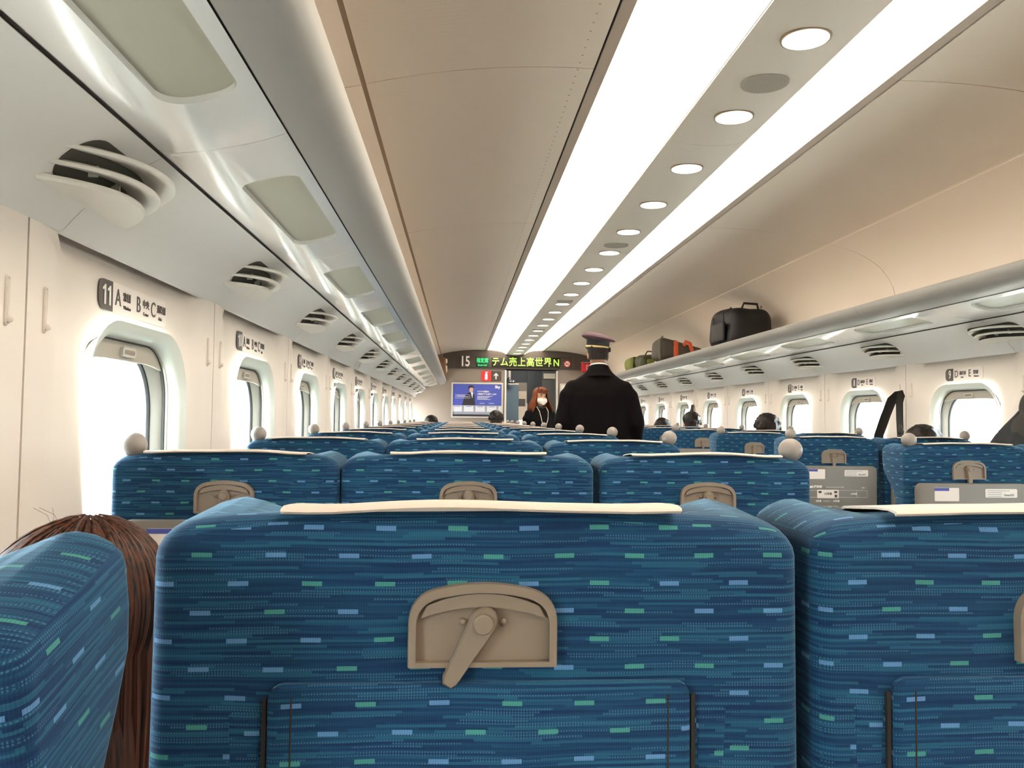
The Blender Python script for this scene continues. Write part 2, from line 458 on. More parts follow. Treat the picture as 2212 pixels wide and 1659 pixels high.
# ---- fluorescent strips
for sg, nm in ((-1, 'wide glowing ceiling light strip to the left of the downlights'), (1, 'wide glowing ceiling light strip to the right of the downlights')):
    t = empty('ceiling_light_strip', (0, YB, 2.25)); tag(t, nm, 'ceiling light', 'light strips along the ceiling')
    PL = bez((0.152, 2.190), (0.235, 2.262), (0.455, 2.256), 8)
    y = 2.97 - 5 * 1.04
    while y < YE:
        a = max(y, YB); b = min(y + 1.04, YE)
        if b - a > 0.05:
            o = strip(PL, a + 0.0015 - YB, b - 0.0015 - YB, 0.006, sg).build('diffuser', 'light', t)
            o.location = (0, 0, -2.25)
        y += 1.04

# ---- downlights and speakers
def disc(r, z0, z1, n=32):
    P = [(r * math.cos(2 * math.pi * i / n), r * math.sin(2 * math.pi * i / n)) for i in range(n)]
    m = MB(); m.rings([[(x, y, z0) for x, y in P], [(x, y, z1) for x, y in P]]); return m
lens_me = disc(0.061, -0.004, 0.004).mesh('lens'); rimm = MB()
n = 32; rimm.rings([[(r * math.cos(2 * math.pi * i / n), r * math.sin(2 * math.pi * i / n), z) for i in range(n)] for r, z in ((0.061, -0.003), (0.066, -0.003), (0.067, 0.004), (0.061, 0.004))], cap=False)
rim_me = rimm.mesh('rim')
k = 0; y = 2.10 - 0.575
while y < YE - 0.1:
    t = empty('downlight', (0, y, 2.1685))
    tag(t, f'{ORD[k]} small round glowing downlight along the centre of the ceiling, counted from nearest', 'ceiling light', 'round downlights')
    link('lens', lens_me, 'lamp', t); link('rim', rim_me, 'lamp_rim', t)
    k += 1; y += 0.575
sp_me = disc(0.072, -0.003, 0.004).mesh('grille')
hl = MB()
for i in range(-9, 10):
    for j in range(-9, 10):
        x, y = i * 0.007 + (j % 2) * 0.0035, j * 0.007
        if x * x + y * y < 0.064 ** 2:
            hl.add([(x - .0015, y, -.0035), (x, y - .0015, -.0035), (x + .0015, y, -.0035), (x, y + .0015, -.0035)], [(0, 1, 2, 3)])
hole_me = hl.mesh('grille_hole', smooth=False)
for k in range(5):
    t = empty('ceiling_speaker', (0, 2.395 + 2.36 * k, 2.1685)); tag(t, f'{ORD[k]} round grey speaker grille between the downlights, counted from nearest', 'speaker', 'ceiling speakers')
    link('grille', sp_me, 'perforated', t); oo = link('grille_hole', hole_me, 'grille_hole', t); oo['kind'] = 'stuff'

# ---- panel with a rounded hole
def holed(wd, h, hole, f, rings=5, cx=0, cy=0):
    """ring grid from the hole outline (2D list) out to a wd x h rectangle; f maps (a,b)->3D"""
    out = []
    for a, b in hole:
        da, db = a - cx, b - cy
        sc = 1e9
        if da > 1e-9: sc = min(sc, (wd / 2 - cx) / da)
        if da < -1e-9: sc = min(sc, (-wd / 2 - cx) / da)
        if db > 1e-9: sc = min(sc, (h / 2 - cy) / db)
        if db < -1e-9: sc = min(sc, (-h / 2 - cy) / db)
        out.append([cx + da * sc, cy + db * sc])
    for qx in (-wd / 2, wd / 2):                    # snap nearest ray to each corner
        for qy in (-h / 2, h / 2):
            i = min(range(len(out)), key=lambda i: (out[i][0] - qx) ** 2 + (out[i][1] - qy) ** 2); out[i] = [qx, qy]
    rr = []
    for j in range(rings + 1):
        t = j / rings
        rr.append([f(hh[0] + (oo[0] - hh[0]) * t, hh[1] + (oo[1] - hh[1]) * t) for hh, oo in zip(hole, out)])
    return rr

# ---- side walls with windows
WZ = 1.055; WW, WH = 0.57, 0.56
def sstep(a, b, x):
    t = min(1, max(0, (x - a) / (b - a))); return t * t * (3 - 2 * t)
def wall_x(y, z):                                  # depth of the wall lining (outwards)
    bay = sstep(0.43, 0.36, abs(y)) * sstep(0.95, 1.40, z)
    return UW + 0.022 * bay + 0.026 * sstep(0.405, 0.375, abs(y)) * sstep(1.425, 1.47, z) + 0.010 * sstep(1.0, 0.3, z)
def wall_panel_mesh(sg):
    zc = 0.75; hole = [(a, b + WZ - zc) for a, b in rrect(WW, WH, 0.15, 10)]
    rr = holed(PITCH - 0.006, 1.50, hole, lambda a, b: (sg * wall_x(a, b + zc), a, b + zc), 10, 0, WZ - zc)
    edge = [(x + sg * 0.012, y * 1.0, z) for x, y, z in rr[-1]]
    m = MB(); m.rings(rr + [edge], cap=False); return m.mesh('wall_panel', angle=50)
def ring_loft(specs, sg):
    rr = []
    for wd, h, r, dz, x in specs:
        rr.append([(sg * x, a, b + WZ + dz) for a, b in rrect(wd, h, r, 10)])
    m = MB(); m.rings(rr, cap=False); return m
surround = [(WW + 0.004, WH + 0.004, 0.152, 0, UW - 0.001), (WW - 0.012, WH - 0.012, 0.148, 0, UW + 0.003), (0.540, 0.535, 0.143, 0, UW + 0.006), (0.516, 0.514, 0.137, 0, UW + 0.014), (0.506, 0.505, 0.134, 0, UW + 0.034)]
rail = [(0.506, 0.505, 0.134, 0, UW + 0.034), (0.500, 0.499, 0.131, 0, UW + 0.035), (0.500, 0.499, 0.131, 0, UW + 0.042)]
gask0 = [(0.502, 0.501, 0.131, 0, UW + 0.041), (0.493, 0.492, 0.128, 0, UW + 0.041), (0.493, 0.492, 0.128, 0, UW + 0.047)]
inner = [(0.496, 0.495, 0.128, 0, UW + 0.046), (0.488, 0.488, 0.130, 0, UW + 0.048), (0.474, 0.478, 0.136, -0.001, UW + 0.056), (0.458, 0.466, 0.142, -0.002, UW + 0.070)]
gask = [(0.461, 0.469, 0.143, -0.002, UW + 0.069), (0.451, 0.459, 0.139, -0.002, UW + 0.071), (0.449, 0.457, 0.139, -0.002, UW + 0.078)]
ring_meshes = {}
for sg in (-1, 1):
    ring_meshes[sg] = dict(panel=wall_panel_mesh(sg), surround=ring_loft(surround, sg).mesh('surround', angle=60), rail=ring_loft(rail, sg).mesh('rail'),
        seal=ring_loft(gask0, sg).mesh('seal'), frame=ring_loft(inner, sg).mesh('inner_frame', angle=60), gasket=ring_loft(gask, sg).mesh('gasket'),
        pane=plate([(a, b + WZ - 0.002) for a, b in rrect(0.455, 0.463, 0.141, 10)], UW + 0.073, UW + 0.077, lambda a, b, t: (sg * t, a, b)).mesh('pane', smooth=False))
    # roller blind pulled up: curved bar under the top of the opening
    arc = [p for p in rrect(0.494, 0.493, 0.128, 10) if p[1] > 0.190]
    low = [(a * 0.985, 0.205 - 0.7 * max(0, abs(a) - 0.10) ** 2) for a, b in arc[1:-1]][::-1]
    out2 = [(a, b + WZ) for a, b in arc] + [(a, b + WZ) for a, b in low]
    ring_meshes[sg]['blind'] = plate(out2, UW + 0.042, UW + 0.049, lambda a, b, t: (sg * t, a, b)).mesh('blind')
    hd = plate([(a, b + WZ + 0.224) for a, b in rrect(0.074, 0.022, 0.008, 4)], UW + 0.034, UW + 0.043, lambda a, b, t: (sg * t, a, b)); ring_meshes[sg]['handle'] = hd.mesh('handle')
    hd = plate([(a, b + WZ + 0.224) for a, b in rrect(0.056, 0.010, 0.004, 4)], UW + 0.0332, UW + 0.036, lambda a, b, t: (sg * t, a, b)); ring_meshes[sg]['handle_slot'] = hd.mesh('handle_slot')
    # coat hook: slim oval slot with a folding knob
    R = [(a, b) for a, b in rrect(0.0105, 0.082, 0.0052, 4)]; Q = [(a, b) for a, b in rrect(0.006, 0.076, 0.0029, 4)]
    m = MB(); m.rings([[(sg * (UW - 0.0005), a, b) for a, b in R], [(sg * (UW - 0.004), a * 0.9, b * 0.98) for a, b in R], [(sg * (UW - 0.0038), a, b) for a, b in Q], [(sg * (UW + 0.001), a, b) for a, b in Q]], cap=True)
    ring_meshes[sg]['hook_frame'] = m.mesh('hook_frame')
    m = MB().sphere((sg * (UW - 0.006), 0, -0.030), (0.007, 0.0045, 0.006), 10, 8); m.tube([(sg * (UW - 0.002), 0, 0.034), (sg * (UW - 0.003), 0, -0.03)], 0.0022, 6)
    ring_meshes[sg]['hook_knob'] = m.mesh('hook_knob')
wn = 0
for sg, side in ((-1, 'left'), (1, 'right')):
    wl = empty('wall_' + side); tag(wl, kind='structure')
    o = strip([(1.80, 1.55), (1.80, 1.385)], YB - 0.1, YE + 0.1, -0.02 , sg).build('outer_skin', 'wall_joint', wl, smooth=False)
    o = strip([(1.80, 0.73), (1.80, 0.0)], YB - 0.1, YE + 0.1, -0.02, sg).build('outer_skin', 'wall_joint', wl, smooth=False)
    RM = ring_meshes[sg]
    for k in range(KMIN, KMAX + 1):
        yc = YW0 + PITCH * k
        link('wall_panel', RM['panel'], 'wall', wl, (0, yc, 0))
        MB().box((sg * (UW + 0.02), yc - 0.52, 0.75), (0.006, 0.03, 1.5)).build('joint_strip', 'wall_joint', wl, smooth=False)
        MB().box((sg * 1.765, yc - 0.52, 1.055), (0.07, 0.48, 0.70)).build('pillar', 'wall_joint', wl, smooth=False)
        wn += 1
        wd = empty(f'window_{wn}', (0, yc, 0)); tag(wd, kind='structure')
        for nm, mm in (('surround', 'surround'), ('rail', 'win_rail'), ('seal', 'rubber'), ('inner_frame', 'win_inner'), ('gasket', 'rubber'), ('pane', 'glass'), ('blind', 'blind')):
            ob = link(nm, RM['frame' if nm == 'inner_frame' else nm], mm, wd)
            if nm == 'blind':
                hh = link('handle', RM['handle'], 'win_rail', ob); link('handle_slot', RM['handle_slot'], 'taupe', ob)
        for dy in (-0.06, 0.06):
            if k <= -2: continue
            near = 'nearer' if dy < 0 else 'farther'
            hk = empty('coat_hook', (0, yc - 0.52 + dy, 1.318))
            rown = f'row {ONES[11 - k]}' if 0 < 11 - k <= 11 else 'row twelve'
            tag(hk, f'slim cream coat hook on the {side} wall, {near} of two before the {rown} window', 'coat hook', 'coat hooks on the walls')
            link('frame', RM['hook_frame'], 'wall', hk); link('knob', RM['hook_knob'], 'wall', hk)

# ---- cove panels, luggage racks, vents
def shape_cove():
    return bez((1.466, 1.606), (1.565, 1.560), (1.640, 1.466), 8) + [(1.648, 1.464), (1.655, 1.475)]
PCOVE = shape_cove()
for sg, side in ((-1, 'left'), (1, 'right')):
    cv = empty('trim_1' if sg < 0 else 'trim_2'); tag(cv, kind='structure')
    cb = [YB] + [1.51 + 2.08 * k for k in range(-1, 6)] + [YE]
    for a, b in zip(cb[:-1], cb[1:]):
        strip(PCOVE, a + 0.0015, b - 0.0015, 0.008, sg).build('cove_panel', 'cove', cv)
    strip([(u + 0.004, z + 0.004) for u, z in PCOVE[:9]], YB, YE, 0.003, sg).build('cove_backing', 'dark_gap', cv)
    rk = empty('luggage_rack', (0, YB, 1.6)); tag(rk, f'long grey overhead luggage rack along the {side} side of the ceiling', 'luggage rack', 'overhead racks')
    def RB(mb, nm, mt, par=rk, **kw):
        o = mb.build(nm, mt, par, **kw); o.matrix_parent_inverse = Matrix.Translation((0, -YB, -1.6)); return o
    NOSE = [(1.150, 1.742), (1.138, 1.740)] + bez((1.133, 1.733), (1.140, 1.672), (1.238, 1.660), 8)
    loop = NOSE + [(1.245, 1.668), (1.19, 1.692), (1.165, 1.728)]
    for a, b in ((YB, 4.1), (4.1, 8.3), (8.3, YE - 0.02)):
        m = MB(); m.rings([[(sg * u, a + 0.001, z) for u, z in loop], [(sg * u, b - 0.001, z) for u, z in loop]]); RB(m, 'nose', 'nose')
    m = MB(); fl = [(1.17, 1.705), (1.65, 1.705), (1.65, 1.69), (1.17, 1.69)]
    m.rings([[(sg * u, YB, z) for u, z in fl], [(sg * u, YE - 0.01, z) for u, z in fl]]); RB(m, 'shelf', 'rack_back', smooth=False)
    # underside: glossy sheet with one rounded opening per row
    def under(a, b, y0):
        t = (b + 0.1145) / 0.229
        u = 1.240 + 0.229 * t; z = (1 - t) ** 2 * 1.657 + 2 * t * (1 - t) * 1.614 + t * t * 1.612
        return (sg * u, y0 + a, z)
    hole = [(a, b - 0.030) for a, b in rrect(0.62, 0.120, 0.045, 8)]
    lens = [(a, b - 0.030) for a, b in rrect(0.625, 0.124, 0.046, 8)]
    y0 = 2.02 - 4 * PITCH; j = 0
    while y0 < YE - 0.3:
        if y0 > YB + 0.3:
            rr = holed(1.04 - (0.003 if j % 2 else 0.0), 0.229, hole, lambda a, b: under(a, b, y0), 8, 0, -0.030)
            lip = [(x, y, z + 0.014) for x, y, z in rr[0]]
            m = MB(); m.rings([lip] + rr, cap=False); pn = RB(m, 'underside_panel', 'underside', angle=60)
            m = MB(); top = [under(a, b, y0) for a, b in lens]
            m.rings([[(x, y, z + 0.011) for x, y, z in top], [(x, y, z + 0.018) for x, y, z in top]]); RB(m, 'reading_light_cover', 'reading')
        j += 1; y0 += PITCH
    RB(strip([(1.462, 1.6105), (1.472, 1.6065)], YB, YE, 0.004, sg), 'edge_groove', 'dark_gap')
    RB(strip([(1.235, 1.664), (1.243, 1.660)], YB, YE, 0.002, sg), 'edge_groove', 'dark_gap')
    # vents
    def dplate(L, d, u0, z, th, tilt=0.16):
        """D-shaped louvre: straight edge on the cove at u0, bowing d towards the aisle"""
        n = 20; P = []
        for i in range(n + 1):
            t = -1 + 2 * i / n
            P.append((L / 2 * t, d * (1 - abs(t) ** 2.2)))
        P = [(a, max(b, 0.0)) for a, b in P] + [(L / 2 * 0.97, -0.012), (-L / 2 * 0.97, -0.012)]
        m = MB()
        r0 = [(sg * (u0 - b * 0.96), a * 0.985, z + tilt * b) for a, b in P]
        r1 = [(sg * (u0 - b), a, z + tilt * b + th * 0.5) for a, b in P]
        r2 = [(sg * (u0 - b * 0.97), a * 0.985, z + tilt * b + th) for a, b in P]
        m.rings([r0, r1, r2]); return m
    def dband(L, d, u0, z, wd=0.058, th=0.012):
        """curved louvre lip: bows like the plate but is open behind"""
        n = 24; rr = []
        for i in range(n + 1):
            t = -1 + 2 * i / n; a = L / 2 * t; b = d * (1 - abs(t) ** 2.2) - 0.004
            db = -d * 2.2 * abs(t) ** 1.2 * math.copysign(1, t) / (L / 2); nl = math.hypot(1, db); na, nb = -db / nl, 1 / nl
            ring = []
            for (p, q) in ((0, 0.0), (0, 0.55), (-0.12, 0.85), (-0.35, 1.0), (-1.0, 0.95), (-1.0, 0.45), (-0.3, 0.05)):
                ring.append((sg * (u0 - (b + nb * wd * p)), a + na * wd * p * 0.8, z + th * q + 0.05 * b - 0.10 * wd * p))
            rr.append(ring)
        m = MB(); m.rings(rr); return m
    vm = [dplate(0.36, 0.088, 1.594, 1.512, 0.010, 0.06).mesh('louvre'), dband(0.375, 0.094, 1.570, 1.536).mesh('louvre'), dband(0.385, 0.092, 1.541, 1.560).mesh('louvre')]
    dk = MB(); Pd = rrect(0.355, 0.094, 0.045, 6)
    def cv3(a, b, t):
        q = 0.5 + b / 0.2; i = max(0, min(7, int(q * 8))); f = q * 8 - i
        p0, p1 = PCOVE[i], PCOVE[i + 1]; u = p0[0] + (p1[0] - p0[0]) * f; z = p0[1] + (p1[1] - p0[1]) * f
        return (sg * (u - t * 0.7), a, z - t * 0.7)
    dk.rings([[cv3(a, b - 0.016, 0.0015) for a, b in Pd], [cv3(a, b - 0.016, -0.004) for a, b in Pd]])
    dkm = dk.mesh('outlet')
    fin = MB()
    fin.box((sg * 1.545, 0, 1.556), (0.016, 0.003, 0.030))
    finm = fin.mesh('fin', smooth=False)
    for k in range(-1, 12):
        t = empty('air_vent', (0, 1.505 + PITCH * k, 0))
        lab = f'grey louvred air vent on the {side} cove near row {ONES[11 - k]} sign' if 0 < 11 - k < 12 else f'grey louvred air vent on the {side} cove, {"nearest the viewer" if k < 0 else "last before the end wall"}'
        tag(t, lab, 'air vent', 'air vents')
        link('outlet', dkm, 'vent_dark', t)
        for q in vm: link('louvre', q, 'vent', t)
        for a in (-0.09, 0.0, 0.09): link('fin', finm, 'vent', t, (0, a, 0))

# ---- row signs on the walls
def sign_sets():
    d = {}
    L = join_texts([('A', 0.052, -0.098, 0, 'CENTER', 0.0, 0.85), ('B', 0.052, 0.014, 0, 'CENTER', 0.0, 0.85), ('C', 0.052, 0.104, 0, 'CENTER', 0.0, 0.85),
        ('窓側', 0.021, -0.052, 0.006, 'CENTER', 0.0004, 0.95), ('中央', 0.021, 0.058, 0.006, 'CENTER', 0.0004, 0.95), ('通路側', 0.021, 0.157, 0.006, 'CENTER', 0.0004, 0.9),
        ('Window', 0.012, -0.050, -0.016, 'CENTER', 0, 0.95), ('Center', 0.012, 0.058, -0.016, 'CENTER', 0, 0.95), ('Aisle', 0.012, 0.150, -0.016, 'CENTER', 0, 0.95)])
    R = join_texts([('D', 0.052, -0.060, 0, 'CENTER', 0.0, 0.85), ('E', 0.052, 0.050, 0, 'CENTER', 0.0, 0.85),
        ('通路側', 0.021, -0.008, 0.004, 'CENTER', 0.0004, 0.85), ('窓側', 0.021, 0.098, 0.004, 'CENTER', 0.0004, 0.95),
        ('Aisle', 0.012, -0.012, -0.016, 'CENTER', 0, 0.95), ('Window', 0.012, 0.104, -0.016, 'CENTER', 0, 0.95)])
    return L, R
SL, SR = sign_sets()
def half_round(w0, w1, h, r, left):   # outline rounded on one end only
    P = []
    def arc(cx, cy, a0):
        for i in range(6):
            a = math.radians(a0 + 18 * i); P.append((cx + r * math.cos(a), cy + r * math.sin(a)))
    if left:
        P.append((w1, -h / 2)); P.append((w1, h / 2)); arc(w0 + r, h / 2 - r, 90); arc(w0 + r, -h / 2 + r, 180)
    else:
        P.append((w0, h / 2)); P.append((w0, -h / 2)); arc(w1 - r, -h / 2 + r, 270); arc(w1 - r, h / 2 - r, 0)
    return P
for sg, side in ((-1, 'left'), (1, 'right')):
    wdt = 0.385 if sg < 0 else 0.31; tabw = 0.068
    tabP = half_round(-wdt / 2, -wdt / 2 + tabw, 0.064, 0.022, True); plP = half_round(-wdt / 2 + tabw, wdt / 2, 0.064, 0.016, False)
    fl = lambda a, b, t: (a, b, t)
    tab_me = plate(tabP, 0, 0.0015, fl).mesh('number_tab', smooth=False); pl_me = plate(plP, 0, 0.0012, fl).mesh('plate', smooth=False)
    for k in range(-1 if sg > 0 else 0, KMAX + 1):
        n_ = 11 - k
        yc = (1.905 if sg < 0 else 1.93) + PITCH * k
        xa, xb = wall_x(0, 1.356), wall_x(0, 1.420)
        x = sg * ((xa + xb) / 2 - 0.0022)
        mt = frame_mtx((0, -sg, 0), Vector((sg * (xb - xa), 0, 0.064)).normalized(), (x, yc, 1.388))
        t = empty('row_sign'); t.matrix_world = mt
        seats = 'A B C' if sg < 0 else 'D E'
        tag(t, f'row {ONES[n_]} seat sign above a window on the {side} wall', 'sign', 'row signs over the windows')
        link('plate', pl_me, 'sign_plate', t); tb = link('number_tab', tab_me, 'sign_tab', t)
        ONE = [(-0.0015, -0.021), (0.0062, -0.021), (0.0062, 0.021), (0.0005, 0.021), (-0.0035, 0.0165), (-0.0095, 0.0140), (-0.0095, 0.0085), (-0.0015, 0.0105)]
        dz_ = {11: (('1', -0.0125), ('1', 0.0115)), 10: (('1', -0.0135), ('0', 0.0120))}.get(n_, ((str(n_), 0.0),))
        for ch_, dx_ in dz_:
            q_ = plate(ONE, 0, 0.0008, fl).mesh('number', smooth=False) if ch_ == '1' else text_mesh(ch_, 0.060, 0.0004, 'CENTER', 0.0006, 0.78)
            place(q_, 'number', 'white_print', tb, Matrix.Translation((-wdt / 2 + tabw / 2 + 0.004 + dx_, 0, 0.0019)))
        place(SL if sg < 0 else SR, 'lettering', 'dark_print', t, Matrix.Translation((0, 0, 0.0018)))['kind'] = 'stuff'

# ---- end wall, door opening, header
DX0, DX1, DZ = -0.155, 0.705, 1.925
ew = empty('wall_end'); tag(ew, kind='structure')
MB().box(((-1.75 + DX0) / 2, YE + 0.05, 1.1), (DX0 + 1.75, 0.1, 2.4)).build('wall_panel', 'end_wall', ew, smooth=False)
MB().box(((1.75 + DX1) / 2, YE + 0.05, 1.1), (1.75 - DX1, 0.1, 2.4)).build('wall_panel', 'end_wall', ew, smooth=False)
MB().box(((DX0 + DX1) / 2, YE + 0.05, 2.16), (DX1 - DX0, 0.1, 0.47)).build('wall_panel', 'header', ew, smooth=False)
PH = [(-1.19, 1.945), (1.25, 1.945), (1.25, 2.16)] + [(-u if False else u, z - 0.004) for u, z in PC[::-1]] + [(0.45, 2.25), (0.30, 2.232), (0.20, 2.212), (0.147, 2.184), (0.08, 2.160), (0, 2.150), (-0.08, 2.160), (-0.147, 2.184), (-0.20, 2.212), (-0.30, 2.232), (-0.45, 2.25)] + [(-u, z - 0.004) for u, z in PC] + [(-1.19, 2.16)]
PH = [(max(-1.19, min(1.25, u)), z) for u, z in PH]
m = MB(); m.rings([[(u, YE - 0.03, z) for u, z in PH], [(u, YE, z) for u, z in PH]]); o = m.build('header_panel', 'header', ew, smooth=False)
for x0, x1, z0, z1 in ((-0.93, 0.93, 1.955, 2.148),):
    MB().bbox(((x0 + x1) / 2, YE - 0.033, (z0 + z1) / 2), (x1 - x0, 0.012, z1 - z0), 0.006).build('sign_bezel', 'header', ew)
MB().box((1.01, YE - 0.032, 2.05), (0.006, 0.01, 0.2)).build('header_joint', 'header_dark', ew, smooth=False)
MB().box((-0.965, YE - 0.032, 2.05), (0.006, 0.01, 0.2)).build('header_joint', 'header_dark', ew, smooth=False)
d1 = empty('door_1', ((DX0 + DX1) / 2, YE, 0)); tag(d1, kind='structure')
cxd = (DX0 + DX1) / 2
for x in (DX0, DX1):
    MB().bbox((x - cxd + (0.012 if x == DX0 else -0.012) * 0 , -0.004, DZ / 2), (0.030, 0.03, DZ), 0.004).build('door_post', 'alu_frame', d1)
MB().bbox((0, 0.05, DZ + 0.006), (DX1 - DX0 + 0.05, 0.10, 0.02), 0.004).build('door_lintel', 'partition_dark', d1)
MB().box((0.43, 0.075, DZ / 2), (0.04, 0.04, DZ)).build('door_leaf_edge', 'partition_grey', d1, smooth=False)

TX = lambda x, z: frame_mtx((1, 0, 0), (0, 0, 1), (x, YE - 0.0405, z))
# car number
nm = text_mesh('15', 0.235, 0.002, 'CENTER', 0.004, 0.72)
t = place(nm, 'car_number', 'white_print', None, TX(-0.83, 2.052)); tag(t, 'white numerals fifteen on the dark band above the doorway', 'number sign')
# reserved-seat board
t = empty('reserved_board', (-0.545, YE - 0.0395, 2.047)); tag(t, 'small green lit reserved-seat board beside the number on the dark band', 'display')
MB().bbox((0, -0.003, 0), (0.215, 0.010, 0.160), 0.004).build('screen', 'led_back', t)
for q_ in (('指定席', 0.085, 0, 0.026, 'CENTER', 0.001, 0.78), ('Reserved', 0.048, 0, -0.048, 'CENTER', 0.0, 0.82)): place(join_texts([q_]), 'lettering', 'led_green', t, frame_mtx((1, 0, 0), (0, 0, 1), (0, -0.0090, 0)))
# scrolling LED display
t = empty('led_display', (0.178, YE - 0.0395, 2.050)); tag(t, 'long dark display with scrolling yellow-green characters above the doorway', 'display')
MB().bbox((0, -0.003, 0), (1.135, 0.010, 0.170), 0.004).build('screen', 'led_board', t)
chars = 'テム売上高世界N'
items = []
for i, c in enumerate(chars):
    items.append((c, 0.160, -0.505 + i * 0.1445, 0.0, 'CENTER', 0.0015, 0.86))
for q_ in items: place(join_texts([q_]), 'character', 'led', t, frame_mtx((1, 0, 0), (0, 0, 1), (0, -0.0090, 0)))
# no smoking
t = empty('no_smoking_sign', (0.868, YE - 0.0395, 2.040)); tag(t, 'round red and white no smoking sign beside the display', 'sign')
fR = lambda a, b, q: (a, -q, b)
circ = lambda r, n=28: [(r * math.cos(2 * math.pi * i / n), r * math.sin(2 * math.pi * i / n)) for i in range(n)]
plate(circ(0.056), 0, 0.003, fR).build('disc', 'white_print', t)
m = MB(); m.rings([[(a, -0.003, b) for a, b in circ(0.056)], [(a, -0.006, b) for a, b in circ(0.056)], [(a, -0.006, b) for a, b in circ(0.044)], [(a, -0.003, b) for a, b in circ(0.044)]], cap=False); m.build('ring', 'sign_red', t)
MB().box((0, -0.005, 0), (0.092, 0.003, 0.010), Matrix.Rotation(math.radians(40), 3, 'Y')).build('bar', 'sign_red', t, smooth=False)
m = MB().box((-0.004, -0.0042, -0.006), (0.052, 0.002, 0.011)); m.tube([(0.02, -0.0042, 0.006), (0.026, -0.0042, 0.018), (0.016, -0.0042, 0.026)], 0.003, 5); m.build('cigarette', 'dark_print', t, smooth=False)
# extinguisher sign
t = empty('extinguisher_sign', (-0.392, YE - 0.001, 1.822)); tag(t, 'red and brown fire extinguisher arrow sign on the end wall above the poster', 'sign')
fw = lambda a, b, q: (a, -q, b)
pl = plate(half_round(-0.165, -0.005, 0.168, 0.018, True), 0, 0.006, fw).build('red_half', 'sign_red', t); pr = plate(half_round(-0.005, 0.165, 0.168, 0.018, False), 0, 0.006, fw).build('brown_half', 'sign_brown', t)
m = plate([(a - 0.085, b - 0.012) for a, b in rrect(0.042, 0.10, 0.012, 4)], 0.006, 0.0075, fw); m.add(*(lambda q: (q.v, q.f))(plate([(a - 0.085, b + 0.048) for a, b in rrect(0.022, 0.022, 0.004, 3)], 0.006, 0.0075, fw)))
m.add(*(lambda q: (q.v, q.f))(plate([(a - 0.078, b + 0.062) for a, b in rrect(0.05, 0.010, 0.004, 3)], 0.006, 0.0075, fw))); m.build('extinguisher_symbol', 'white_print', pl, smooth=False)
m = plate([(0.068, -0.052), (0.086, -0.052), (0.086, 0.022), (0.112, -0.004), (0.112, 0.018), (0.077, 0.054), (0.042, 0.018), (0.042, -0.004), (0.068, 0.022)], 0.006, 0.0075, fw); m.build('arrow', 'white_print', pr, smooth=False)
